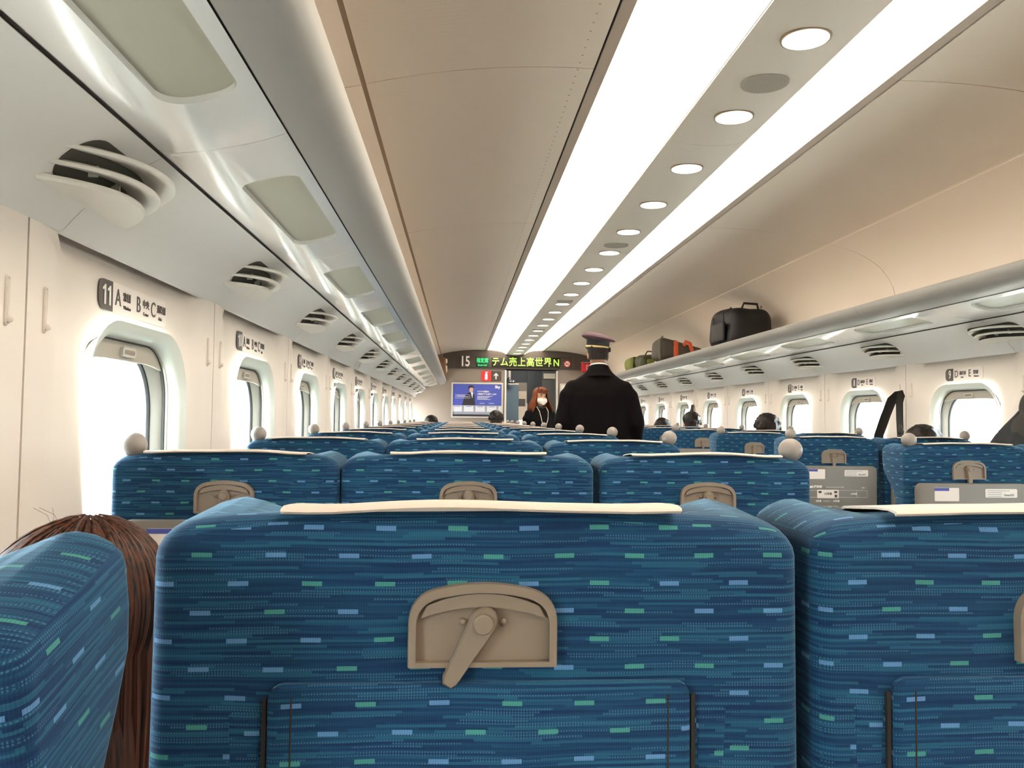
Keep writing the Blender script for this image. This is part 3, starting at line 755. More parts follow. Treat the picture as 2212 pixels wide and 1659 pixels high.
# poster
def poster():
    t = empty('poster', (-0.622, YE - 0.001, 1.418)); tag(t, 'framed blue advertising poster of a person in a dark suit on the end wall', 'poster')
    Wp, Hp = 0.855, 0.585
    m = MB(); O = rrect(Wp, Hp, 0.012, 3); I = rrect(Wp - 0.05, Hp - 0.05, 0.004, 3)
    m.rings([[(a, 0, b) for a, b in O], [(a, -0.016, b) for a, b in O], [(a, -0.016, b) for a, b in I], [(a, -0.004, b) for a, b in I]], cap=False); m.build('frame', 'alu_frame', t)
    pr = plate(rrect(Wp - 0.048, Hp - 0.048, 0.004, 3), 0, 0.005, fw).build('sheet', 'poster_blue', t, smooth=False)
    def pb(nm, mt, P, d=0.0058): return plate(P, 0.005, d, fw).build(nm, mt, pr, smooth=False)
    pb('printed_desk', 'poster_mid', [(-0.403, -0.268), (0.403, -0.268), (0.403, -0.085), (-0.403, -0.085)], 0.0054)
    for i in range(4):
        x = -0.33 + i * 0.19
        pb('printed_box', 'poster_pale', [(x - 0.082, -0.19), (x + 0.082, -0.19), (x + 0.075, -0.095), (x - 0.075, -0.095)])
        pb('printed_stripe', 'poster_blue', [(x - 0.05, -0.112), (x + 0.05, -0.112), (x + 0.05, -0.104), (x - 0.05, -0.104)], 0.0062)
    pb('printed_box', 'poster_pale', [(0.35, -0.19), (0.403, -0.19), (0.403, -0.095), (0.355, -0.095)])
    pb('printed_floor', 'poster_suit', [(-0.403, -0.268), (0.403, -0.268), (0.403, -0.235), (-0.403, -0.235)])
    pb('printed_suit', 'poster_suit', [(-0.25, -0.085), (-0.225, 0.02), (-0.19, 0.09), (-0.135, 0.128), (-0.075, 0.128), (-0.045, 0.08), (-0.035, -0.085)], 0.0060)
    pb('printed_shirt', 'white_print', [(-0.105, 0.13), (-0.082, 0.03), (-0.07, 0.128)], 0.0064)
    pb('printed_face', 'poster_skin', [(a * 1.0 - 0.100, b + 0.172) for a, b in rrect(0.062, 0.09, 0.03, 5)], 0.0062)
    pb('printed_hair', 'poster_suit', [(-0.148, 0.175), (-0.150, 0.215), (-0.125, 0.243), (-0.085, 0.245), (-0.056, 0.222), (-0.058, 0.19), (-0.075, 0.208), (-0.118, 0.205)], 0.0066)
    m = MB()
    for q in (plate([(-0.36, 0.03), (-0.12, 0.03), (-0.12, 0.034), (-0.36, 0.034)], .005, .0068, fw), plate([(-0.36, 0.088), (-0.12, 0.088), (-0.12, 0.092), (-0.36, 0.092)], .005, .0068, fw),
              plate([(-0.36, 0.03), (-0.356, 0.03), (-0.356, 0.092), (-0.36, 0.092)], .005, .0068, fw), plate([(-0.124, 0.03), (-0.12, 0.03), (-0.12, 0.092), (-0.124, 0.092)], .005, .0068, fw)): m.add(q.v, q.f)
    for yy, a, b in ((0.070, -0.34, -0.20), (0.052, -0.34, -0.14), (0.062, 0.0, 0.25), (0.045, 0.0, 0.20), (0.028, 0.0, 0.17), (0.012, 0.0, 0.22), (-0.055, 0.04, 0.12), (-0.055, 0.19, 0.28)):
        q = plate([(a, yy), (b, yy), (b, yy + 0.008), (a, yy + 0.008)], .005, .0066, fw); m.add(q.v, q.f)
    m.build('printed_lines', 'poster_pale', pr, smooth=False)
    place(join_texts([('Sky', 0.062, 0.335, 0.222, 'CENTER', 0.002, 1.0), ('IT運用管理を支援します', 0.030, 0.16, 0.100, 'CENTER', 0.0008, 0.98), ('リスクの発見と', 0.030, 0.10, 0.143, 'CENTER', 0.0008, 0.98)]), 'printed_words', 'white_print', pr, frame_mtx((1, 0, 0), (0, 0, 1), (0, -0.0062, 0)))
poster()
t = empty('notice_frame', (1.00, YE - 0.001, 1.42)); tag(t, 'pale framed notice on the end wall behind the uniformed person', 'poster')
m = MB(); O = rrect(0.50, 0.585, 0.012, 3); I = rrect(0.45, 0.535, 0.004, 3)
m.rings([[(a, 0, b) for a, b in O], [(a, -0.016, b) for a, b in O], [(a, -0.016, b) for a, b in I], [(a, -0.004, b) for a, b in I]], cap=False); m.build('frame', 'alu_frame', t)
plate(rrect(0.452, 0.537, 0.004, 3), 0, 0.005, fw).build('sheet', 'cream', t, smooth=False)
# red emergency box
t = empty('emergency_box', (1.20, YE - 0.031, 1.985)); tag(t, 'red emergency call box with white letters under the dark band', 'emergency box')
MB().bbox((0, -0.03, 0), (0.19, 0.06, 0.15), 0.008).build('box', 'sign_red', t); MB().box((-0.01, -0.05, 0.08), (0.19, 0.10, 0.008)).build('hood', 'alu_frame', t, smooth=False)
place(text_mesh('SOS', 0.055, 0.001, 'CENTER', 0.001), 'lettering', 'white_print', t, frame_mtx((0, 0, 1), (-1, 0, 0), (0.0, -0.0612, 0)))

# ---- vestibule beyond the doorway
vs = empty('wall_vestibule'); tag(vs, kind='structure')
V1 = 15.4
MB().box((-0.55, (YE + V1) / 2 + .05, 1.1), (0.05, V1 - YE - 0.12, 2.3)).build('side_panel', 'partition', vs, smooth=False)
MB().box((1.15, (YE + V1) / 2 + .05, 1.1), (0.05, V1 - YE - 0.12, 2.3)).build('side_panel', 'partition_grey', vs, smooth=False)
MB().box((0.3, (YE + V1) / 2 + .05, 2.25), (1.75, V1 - YE - 0.1, 0.05)).build('vestibule_ceiling', 'partition_grey', vs, smooth=False)
MB().box((-0.27, V1, 1.1), (0.56, 0.06, 2.3)).build('back_panel', 'partition', vs, smooth=False)
MB().box((0.105, V1 + 0.03, 0.88), (0.20, 0.05, 1.76)).build('sliding_panel', 'partition', vs, smooth=False)
MB().box((0.43, V1 - 0.02, 1.1), (0.15, 0.10, 2.3)).build('door_jamb', 'partition_dark', vs, smooth=False)
MB().box((0.57, V1 - 0.01, 1.1), (0.13, 0.08, 2.3)).build('door_jamb', 'partition_dark', vs, smooth=False)
MB().box((0.88, V1, 1.1), (0.50, 0.06, 2.3)).build('back_panel', 'partition_grey', vs, smooth=False)
MB().box((0.82, V1 - 0.04, 1.93), (0.30, 0.03, 0.10)).build('lamp_cover', 'cream', vs, smooth=False)
MB().box((0.25, V1, 2.02), (0.40, 0.05, 0.45)).build('lintel_panel', 'partition_dark', vs, smooth=False)
MB().box((0.29, V1 - 0.045, 1.72), (0.17, 0.02, 0.16)).build('door_top', 'end_wall', vs, smooth=False)
MB().box((0.36, V1 - 0.06, 1.25), (0.014, 0.03, 0.32)).build('door_handle', 'alu_frame', vs, smooth=False)
# the next car beyond
MB().box((0.3, 17.9, 1.1), (3.4, 0.05, 2.4)).build('far_wall', 'end_wall', vs, smooth=False)
MB().box((0.9, 16.7, 1.1), (0.05, 2.4, 2.3)).build('far_side', 'wall', vs, smooth=False)
MB().box((0.3, 16.7, 2.28), (1.3, 2.4, 0.04)).build('far_ceiling', 'ceiling', vs, smooth=False)
MB().box((0.35, 16.9, 2.245), (0.3, 1.8, 0.03)).build('far_light', 'light', vs, smooth=False)
MB().bbox((0.42, 16.6, 0.55), (0.42, 0.16, 1.0), 0.05).build('far_seat', 'fabric', vs)
MB().bbox((0.42, 16.54, 0.98), (0.36, 0.20, 0.22), 0.04).build('far_cover', 'cloth', vs)
MB().box((0.3, 17.5, 1.46), (0.4, 0.05, 0.16)).build('far_opening', 'dark_gap', vs, smooth=False)
MB().box((0.3, 14.45, 2.215), (0.5, 0.6, 0.02)).build('vestibule_lamp', 'lamp_bright', vs, smooth=False)
t = empty('direction_sign', (0.0, V1 - 0.20, 1.815)); tag(t, 'small dark direction sign with white symbols inside the doorway', 'sign')
MB().bbox((0, 0, 0), (0.24, 0.02, 0.075), 0.006).build('board', 'partition_dark', t)
m = MB().box((0, 0.05, 0.06), (0.02, 0.3, 0.02)); m.box((0, 0.19, 0.03), (0.03, 0.02, 0.08)); m.build('bracket', 'partition_dark', t, smooth=False)
place(text_mesh('14', 0.055, 0.001, 'CENTER', 0.001), 'number', 'white_print', t, frame_mtx((1, 0, 0), (0, 0, 1), (-0.075, -0.0108, 0)))
m = plate([(0.015, -0.004), (0.035, -0.004), (0.035, -0.016), (0.055, 0.002), (0.035, 0.018), (0.035, 0.007), (0.015, 0.007)], 0.0102, 0.0115, fw); q = plate([(a + 0.088, b) for a, b in rrect(0.03, 0.03, 0.014, 4)], 0.0102, 0.0115, fw); m.add(q.v, q.f); m.build('symbol', 'white_print', t, smooth=False)

# ================================================================= SEATS
WA, WB = 0.458, 0.529
ZT = 1.066
def back_mesh(wd):
    hw = wd / 2; M = 30
    RC = 0.017
    cor = [math.sin(math.pi / 2 * q / 5) for q in range(1, 6)]
    base_x = [(-1 + RC / hw) + (2 - 2 * RC / hw) * i / (M - 11) for i in range(M - 10)]
    xs = [-1 + RC / hw * (1 - q) for q in cor[::-1]] + base_x + [1 - RC / hw * (1 - q) for q in cor]
    zb = 0.40
    def ztop(x): return ZT - 0.014 * abs(x) ** 2.2 - 0.003 * sstep(0.8, 1.0, abs(x))
    def section(h, ins):
        rear, front = [], []
        head = sstep(0.74, 0.935, h)
        for x in xs:
            tc = max(0.0, (abs(x) - (1 - RC / hw)) / (RC / hw)); rd = RC * (1 - math.sqrt(max(0.0, 1 - min(1, tc) ** 2)))
            yr = -0.030 + 0.010 * (1 - h) * -1
            yf = 0.050 + 0.03 * sstep(0.6, 0.2, h)
            yc = (yr + yf) / 2; hd = (yf - yr) / 2 - ins
            wing = head * (0.035 + 0.050 * sstep(0.60, 0.95, abs(x)))
            X = x * (hw - ins)
            rear.append((X, yc - hd + rd)); front.append((X, yc + hd + wing - rd))
        return rear + front[::-1]
    rings, uvs = [], []
    r = 0.024
    hs = [(i / 20, 0, 0) for i in range(21)] + [(1, r * (1 - math.cos(a)), r * math.sin(a)) for a in [math.pi / 2 * i / 5 for i in range(1, 6)]]
    vv = 0; prev = None
    for h, ins, dz in hs:
        sec = section(h, ins); ring = []
        for j, (X, y) in enumerate(sec):
            xn = max(-1, min(1, X / hw)); zt = ztop(xn) - r
            ring.append((X, y, zb + h * (zt - zb) + dz + max(0, y + 0.02) * sstep(0.7, 1.0, h) * (-0.10 + 0.14 * sstep(0.62, 0.86, abs(xn)))))
        rings.append(ring)
    n = len(rings[0]); m = MB(); m.rings(rings, cap=False)
    top0 = (len(rings) - 1) * n
    for i in range(M - 1): m.f.append((top0 + i, top0 + i + 1, top0 + n - 2 - i, top0 + n - 1 - i))
    for i in range(M - 1): m.f.append((i, i + 1, n - 2 - i, n - 1 - i))
    me = bpy.data.meshes.new('backrest'); me.from_pydata(m.v, [], m.f); me.update()
    uv = me.uv_layers.new(name='UVMap')
    def per(j, ring):
        d = 0
        for q in range(j): d += math.hypot(ring[q + 1][0] - ring[q][0], ring[q + 1][1] - ring[q][1])
        return d
    # u = x on the rear and front face, continued around the sides by depth; v = height
    for p in me.polygons:
        idx = [me.loops[l].vertex_index for l in p.loop_indices]
        cs = [m.v[i] for i in idx]
        nrm = p.normal
        for l, c in zip(p.loop_indices, cs):
            if abs(nrm.z) > 0.6: uv.data[l].uv = (c[0], c[2] + c[1])
            elif abs(nrm.x) > 0.75: uv.data[l].uv = (math.copysign(hw, c[0]) + math.copysign(1, c[0]) * c[1], c[2])
            elif nrm.y < 0: uv.data[l].uv = (c[0] - math.copysign(0.03, c[0]) * sstep(hw * 0.8, hw, abs(c[0])) * 0, c[2])
            else: uv.data[l].uv = (c[0] + 2.0, c[2])
    bm = bmesh.new(); bm.from_mesh(me); bmesh.ops.recalc_face_normals(bm, faces=bm.faces[:]); bm.to_mesh(me); bm.free()
    smooth_angle(me, 50)
    return me, ztop
BACK = {'A': back_mesh(WA), 'B': back_mesh(WB)}
for k in BACK: BACK[k][0].materials.append(MATS['fabric'])

def cover_mesh(wd, cw, seed):
    """white headrest cover folded over the top: short lip behind, long fall in front"""
    rnd = random.Random(seed); hw = wd / 2; zt = BACK['A' if wd == WA else 'B'][1]
    n = 17; prof = [(-0.0345, 0.0002), (-0.033, 0.0022), (-0.022, 0.0036), (0.0, 0.0024), (0.03, 0.0), (0.06, -0.003), (0.086, -0.010), (0.092, -0.04), (0.080, -0.12), (0.070, -0.18)]
    ph = rnd.uniform(0, 6)
    outer, inner_ = [], []
    for (y, dz) in prof:
        ro, ri = [], []
        for i in range(n):
            t = -1 + 2 * i / (n - 1); x = t * cw / 2
            zz = zt(x / hw)
            wav = 0.0009 * math.sin(5 * t + ph) + 0.004 * max(0, abs(t) - 0.8) / 0.2 * (1 if rnd.random() > 1 else 0.6)
            ro.append((x, y, zz + dz + wav)); ri.append((x, y + (0.003 if y < 0.02 else -0.003), zz + dz + wav - 0.0021))
        outer.append(ro); inner_.append(ri)
    m = MB(); m.rings([o + i[::-1] for o, i in zip(outer, inner_)]); return m.mesh('headrest_cover', angle=60)
COVER = {'A': [cover_mesh(WA, 0.325, s) for s in range(3)], 'B': [cover_mesh(WB, 0.325, s + 9) for s in range(3)]}
for k in COVER:
    for q in COVER[k]: q.materials.append(MATS['cloth'])

# latch pocket on the back of the seat
def latch_outline(hw, zb, zs, zt, n=10):
    P = [(-hw, zb), (hw, zb), (hw, zs)]
    P += bez((hw, zs), (hw * 0.99, zs + (zt - zs) * 0.75), (hw * 0.55, zt - (zt - zs) * 0.12), n)[1:]
    P += bez((hw * 0.55, zt - (zt - zs) * 0.12), (0, zt + (zt - zs) * 0.10), (-hw * 0.55, zt - (zt - zs) * 0.12), n)[1:]
    P += bez((-hw * 0.55, zt - (zt - zs) * 0.12), (-hw * 0.99, zt - (zt - zs) * 0.25), (-hw, zs), n)[1:]
    return P
LO = latch_outline(0.0600, 0.9405, 0.975, 1.007); LI = latch_outline(0.0535, 0.9445, 0.973, 0.9995)
YR = -0.031
m = MB(); m.rings([[(a, YR + 0.004, b) for a, b in LO], [(a, YR - 0.004, b) for a, b in LO], [(a * 0.985, YR - 0.008, b) for a, b in LO], [(a, YR - 0.008, b) for a, b in LI], [(a, YR - 0.001, b) for a, b in LI]], cap=False)
LATCH_FRAME = m.mesh('latch_frame')
m = MB(); m.rings([[(a, YR - 0.0012, b) for a, b in LI], [(a, YR + 0.003, b) for a, b in LI]]); LATCH_PLATE = m.mesh('latch_plate', smooth=False)
m = MB(); arc1 = bez((-0.050, 0.978), (0, 0.996), (0.050, 0.978), 12); arc2 = bez((-0.045, 0.988), (0, 1.007), (0.045, 0.988), 12)
P = arc1 + arc2[::-1]; m.rings([[(a, YR - 0.0012, b) for a, b in P], [(a, YR - 0.0062, b + 0.001) for a, b in P]]); LATCH_LEDGE = m.mesh('latch_ledge')
m = MB(); m.sphere((0, YR - 0.003, 0.9755), 0.0028, 10, 8)
LATCH_PIN = m.mesh('latch_pin')
def lever_mesh():
    m = MB(); n = 18; pts = []
    for i in range(n): a = math.pi * i / (n - 1); pts.append((0.0135 * math.cos(a), 0.0135 * math.sin(a) * 0.95))
    pts += [(-0.0125, -0.012), (-0.0100, -0.030), (-0.0078, -0.053), (-0.0045, -0.0572), (0.0045, -0.0572), (0.0078, -0.053), (0.0100, -0.030), (0.0125, -0.012)]
    m.rings([[(a, 0.0, b) for a, b in pts], [(a, -0.006, b) for a, b in pts], [(a * 0.86, -0.0095, b * 0.965) for a, b in pts]])
    m.v = [(x * 0.82, y, z) for x, y, z in m.v]
    return m.mesh('lever')
LEVER = lever_mesh()
m = MB(); n = 20; m.rings([[(r * math.cos(2 * math.pi * i / n), y, r * math.sin(2 * math.pi * i / n)) for i in range(n)] for r, y in ((0.0078, -0.009), (0.0078, -0.0125), (0.0070, -0.0135))]); LEVER_CAP = m.mesh('lever_cap')
# tray table
m = MB(); m.rings([[(a, y_, b + 0.785) for a, b in rrect(0.40 - i_, 0.286 - i_, 0.022, 6)] for y_, i_ in ((-0.034, 0.006), (-0.037, 0.0), (-0.055, 0.0), (-0.058, 0.002), (-0.059, 0.007))]); TABLE = m.mesh('tray_table')
m = MB(); m.rings([[(a, -0.0592, b + 0.785) for a, b in rrect(0.386, 0.272, 0.012, 4)], [(a, -0.0612, b + 0.785) for a, b in rrect(0.380, 0.266, 0.012, 4)]]); 
def rear_print(items, bars=()):
    me = join_texts(items); bm = bmesh.new(); bm.from_mesh(me)
    q = MB()
    for x0, x1, z0, z1 in bars: q.box(((x0 + x1) / 2, (z0 + z1) / 2, 0), (x1 - x0, z1 - z0, 0.0008))
    if q.v:
        t2 = bpy.data.meshes.new('t'); t2.from_pydata(q.v, [], q.f); bm.from_mesh(t2); bpy.data.meshes.remove(t2)
    bm.to_mesh(me); bm.free(); return me
PRINT = rear_print([('全席禁煙', 0.0135, -0.096, 0.045, 'CENTER', 0.0003, 1), ('Non-Smoking Seats Only', 0.0085, -0.005, 0.044, 'CENTER', 0, 1), ('博多→', 0.008, 0.135, 0.041, 'CENTER', 0, 1),
    ('16号車', 0.011, 0.085, 0.012, 'CENTER', 0.0002, 1), ('8号車', 0.011, -0.085, -0.022, 'CENTER', 0.0002, 1), ('15号車', 0.011, 0.0, -0.022, 'CENTER', 0.0002, 1), ('コンセント', 0.008, -0.045, -0.022, 'CENTER', 0, 1), ('携帯電話はデッキでご利用ください', 0.0085, -0.055, -0.048, 'CENTER', 0, 1), ('マナーモードに設定の上ご利用ください', 0.0085, -0.043, -0.064, 'CENTER', 0, 1)],
    ((-0.16, 0.15, 0.0285, 0.0295), (-0.16, 0.15, -0.0045, -0.0035), (0.1495, 0.1505, -0.004, 0.029), (0.1, 0.101, -0.004, 0.029), (-0.128, -0.120, 0.040, 0.049)))
CARBOX = plate(rrect(0.105, 0.040, 0.003, 3), 0, 0.0008, lambda a, b, t: (a, b, t)).mesh('printed_car', smooth=False)
CARTXT = rear_print([('15号車', 0.013, 0, 0, 'CENTER', 0.0002, 1)], ((-0.046, -0.032, 0.004, 0.014), (0.03, 0.044, 0.004, 0.014), (0.032, 0.044, -0.016, -0.003)))
STK_R = plate(rrect(0.115, 0.030, 0.004, 3), 0, 0.0006, lambda a, b, t: (a, b, t)).mesh('sticker', smooth=False)
STK_RT = rear_print([('SmartEX', 0.010, 0.028, -0.006, 'CENTER', 0.0002, 1)], [(-0.05, 0.03, 0.008 - i * 0.0065, 0.0095 - i * 0.0065) for i in range(1)] + [(-0.05, 0.0, 0.008 - i * 0.0065, 0.0095 - i * 0.0065) for i in range(1, 4)])
STK_L = plate(rrect(0.088, 0.046, 0.002, 3), 0, 0.0006, lambda a, b, t: (a, b, t)).mesh('sticker', smooth=False)
STK_LH = plate([(-0.044, 0.0), (0.008, 0.0), (0.008, 0.010), (-0.044, 0.010)], 0, 0.0006, lambda a, b, t: (a, b, t)).mesh('sticker_header', smooth=False)
def table_parts(root, full):
    o = link('tray_table', TABLE, 'table_grey', root)
    RT = lambda x, z: frame_mtx((1, 0, 0), (0, 0, 1), (x, -0.0596, z))
    if full:
        place(PRINT, 'printed_notice', 'white_print', o, RT(0, 0.785))['kind'] = 'stuff'
        place(CARBOX, 'printed_car', 'sign_plate', o, RT(-0.04, 0.797)); place(CARTXT, 'printed_label', 'dark_print', o, frame_mtx((1, 0, 0), (0, 0, 1), (-0.04, -0.0608, 0.797)))
        place(STK_R, 'sticker', 'sign_plate', o, RT(0.098, 0.895)); place(STK_RT, 'sticker_text', 'poster_mid', o, frame_mtx((1, 0, 0), (0, 0, 1), (0.098, -0.0606, 0.895)))
        place(STK_L, 'sticker', 'sign_plate', o, RT(-0.098, 0.890)); place(STK_LH, 'sticker_header', 'sticker_blue', o, frame_mtx((1, 0, 0), (0, 0, 1), (-0.098, -0.0606, 0.9025)))
    return o
# pocket flap seams on the near seats whose tables are open
def box_uv(me):
    uv = me.uv_layers.new(name='UVMap')
    for p in me.polygons:
        for l in p.loop_indices:
            c = me.vertices[me.loops[l].vertex_index].co; uv.data[l].uv = (c.x + (c.y if abs(p.normal.x) > 0.7 else 0) + 0.013, c.z + (c.y if abs(p.normal.z) > 0.7 else 0) + 0.004)
    return me
def pocket_mesh():
    m = MB(); P = rrect(0.337, 0.52, 0.012, 4)
    m.rings([[(a, -0.028, b + 0.668) for a, b in P], [(a, -0.0365, b + 0.668) for a, b in P], [(a * 0.975, -0.0385, (b * 0.99) + 0.668) for a, b in P]]); return box_uv(m.mesh('table_recess'))
POCKET = pocket_mesh()
def side_pad(sx):
    m = MB(); m.rings([[(sx * (0.187 + a), -0.028, b + 0.658) for a, b in rrect(0.028, 0.50, 0.004, 3)], [(sx * (0.187 + a), -0.0318, b + 0.658) for a, b in rrect(0.027, 0.497, 0.004, 3)], [(sx * (0.187 + a), -0.0328, b + 0.658) for a, b in rrect(0.020, 0.488, 0.003, 3)]]); return box_uv(m.mesh('side_pad'))
SLIT = {}
for sx in (-1, 1):
    m = MB().box((sx * 0.1715, -0.0330, 0.664), (0.0032, 0.006, 0.505)); SLIT[sx] = m.mesh('slit', smooth=False)
PAD = {sx: side_pad(sx) for sx in (-1, 1)}
SEAM = {}
for sx in (-1, 1):
    m = MB(); m.tube([(sx * 0.150, -0.0383, 0.918), (sx * 0.1505, -0.0383, 0.65), (sx * 0.150, -0.0383, 0.42)], 0.0008, 5); SEAM[sx] = m.mesh('stitch_seam')
# corner grab knob
m = MB(); m.sphere((0, 0, 0), 0.0255, 28, 18); m.tube([(0, 0, -0.016), (0, 0.003, -0.045)], [0.013, 0.018], 14); KNOB = m.mesh('grab_knob')
# cushion, armrest, base
def cushion(wd):
    m = MB(); m.bbox((0, 0.33, 0.42), (wd - 0.09, 0.50, 0.13), 0.035, 4); return box_uv(m.mesh('seat_cushion'))
CUSH = {'A': cushion(WA), 'B': cushion(WB)}
m = MB(); m.bbox((0, 0.30, 0.63), (0.042, 0.40, 0.05), 0.016, 3); m.bbox((0, 0.16, 0.52), (0.034, 0.08, 0.22), 0.012, 3); ARM = m.mesh('armrest')
def base(wd):
    m = MB(); m.bbox((0, 0.28, 0.30), (wd - 0.02, 0.46, 0.11), 0.012, 2); m.bbox((0, 0.28, 0.14), (0.16, 0.30, 0.26), 0.02, 2); m.bbox((0, 0.28, 0.015), (0.30, 0.44, 0.03), 0.01, 2); return m.mesh('base')
BASE = {'A': base(WA), 'B': base(WB)}

seatX = {'A': -1.392, 'B': -0.8965, 'C': -0.389, 'D': 0.862, 'E': 1.342}
rowY = lambda r: 0.697 + PITCH * r
SEATROOT = {}
rng = random.Random(3)
for r in range(0, 12):
    for c in 'ABCDE':
        if c in 'DE' and r < 1: continue
        kind = 'B' if c == 'B' else 'A'
        root = empty('train_seat', (seatX[c], rowY(r), 0))
        where = {'A': 'window seat by the left wall', 'B': 'middle seat of the left trio', 'C': 'aisle seat of the left trio', 'D': 'aisle seat of the right pair', 'E': 'window seat by the right wall'}[c]
        tag(root, f'blue patterned {where}, row {ONES[12 - r]}' + (' nearest the viewer' if r == 0 else ''), 'seat', 'blue train seats')
        SEATROOT[(r, c)] = root
        tilt = {}.get((r, c), rng.uniform(-0.012, 0.006) if r else 0)
        if (r, c) == (0, 'A'): tilt = -0.245
        if (r, c) in ((1, 'D'),): tilt = 0
        parts = []
        bk = link('backrest', BACK[kind][0], None, root); parts.append(bk)
        parts.append(link('headrest_cover', COVER[kind][rng.randrange(3)], None, root))
        lt = link('table_latch', LATCH_FRAME, 'taupe', root); parts.append(lt)
        link('latch_plate', LATCH_PLATE, 'taupe', lt); link('latch_ledge', LATCH_LEDGE, 'taupe', lt); [link('latch_pin', LATCH_PIN, 'taupe', lt, (q_, 0, 0)) for q_ in (-0.0165, 0.0165)]
        lv = link('lever', LEVER, 'taupe', lt, (0, YR - 0.002, 0.9755), (0, math.radians(30), 0) if r == 0 else (0, math.radians(rng.uniform(-3, 3)), 0))
        cp = link('lever_cap', LEVER_CAP, 'taupe', lt, (0, YR - 0.002, 0.9755))
        if r == 0:
            parts.append(link('table_recess', POCKET, 'fabric', root))
            for sx in (-1, 1): parts.append(link('side_pad', PAD[sx], 'fabric', root)); parts.append(link('slit', SLIT[sx], 'dark_gap', root))
            for sx in (-1, 1): parts.append(link('stitch_seam', SEAM[sx], 'dark_gap', root))
        else:
            parts.append(table_parts(root, r <= 4))
        if c != 'B':
            sx = -1 if c in 'AD' else 1
            parts.append(link('grab_knob', KNOB, 'knob', root, (sx * 0.195, 0.004, 1.075)))
        if tilt:                                   # recline about the hinge at the back of the cushion
            far_ = tilt < -0.1; piv = Vector((0, 0.05, 0.25 if far_ else 0.42)); q = Matrix.Translation(piv + Vector((0, 0, 0.002 if far_ else 0))) @ Matrix.Rotation(-tilt, 4, 'X') @ Matrix.Translation(-piv)
            for p in parts: p.matrix_basis = q @ p.matrix_basis
        link('seat_cushion', CUSH[kind], 'fabric', root); link('base', BASE[kind], 'seat_shell', root)
        ax = (WB if c == 'B' else WA) / 2 - 0.022
        if c in 'AD': link('armrest', ARM, 'taupe_dark', root, (-ax, 0, 0))
        link('armrest', ARM, 'taupe_dark', root, (ax, 0, 0))
# ================================================================= PEOPLE
def ell_rings(specs, n=24, cx=0, cy=0):      # specs: (z, rx, ry, dx, dy)
    return [[(cx + dx + rx * math.cos(2 * math.pi * i / n), cy + dy + ry * math.sin(2 * math.pi * i / n), z) for i in range(n)] for z, rx, ry, dx, dy in specs]
def hand(mb, p, d, side, s=1.0):             # p wrist, d direction of the fingers (down), simple relaxed hand with five fingers
    p = Vector(p); d = Vector(d).normalized(); a = Vector((0, 1, 0)); a = (a - d * a.dot(d)).normalized(); nrm = d.cross(a)
    mb.tube([p, p + d * 0.045 * s, p + d * 0.09 * s], [0.024 * s, 0.034 * s, 0.030 * s], 10, flat=(tuple(nrm), (1.0, 0.55)))
    for i, (off, ln) in enumerate(((0.026, 0.070), (0.009, 0.080), (-0.008, 0.075), (-0.025, 0.058))):
        b = p + d * 0.085 * s + a * off * s
        mb.tube([b, b + d * ln * 0.5 * s, b + d * ln * 0.9 * s - nrm * side * 0.02 * s], [0.0095 * s, 0.009 * s, 0.0075 * s], 8)
    b = p + d * 0.03 * s + a * 0.03 * s
    mb.tube([b, b + d * 0.035 * s + a * 0.022 * s, b + d * 0.065 * s + a * 0.026 * s], [0.011 * s, 0.0105 * s, 0.008 * s], 8)
def head_volume(mb, c, s=1.0, face=1):       # skull, jaw, nose, brow; face=+1 looks to +y
    c = Vector(c); f = face
    mb.sphere(c + Vector((0, -0.008 * f, 0.025 * s)), (0.076 * s, 0.094 * s, 0.092 * s), 20, 14)
    mb.sphere(c + Vector((0, 0.018 * f, -0.045 * s)), (0.058 * s, 0.068 * s, 0.072 * s), 18, 12)
    mb.sphere(c + Vector((0, 0.050 * f, -0.085 * s)), (0.030 * s, 0.028 * s, 0.026 * s), 12, 8)
    mb.tube([c + Vector((0, 0.082 * f, 0.012)), c + Vector((0, 0.104 * f, -0.022)), c + Vector((0, 0.082 * f, -0.034))], [0.008, 0.014, 0.012], 8)
    for sx in (-1, 1): mb.sphere(c + Vector((sx * 0.077 * s, -0.006 * f, -0.012)), (0.011, 0.020, 0.032), 10, 8)
    mb.tube([c + Vector((0, -0.012 * f, -0.05)), c + Vector((0, -0.022 * f, -0.17))], [0.052 * s, 0.060 * s], 16)
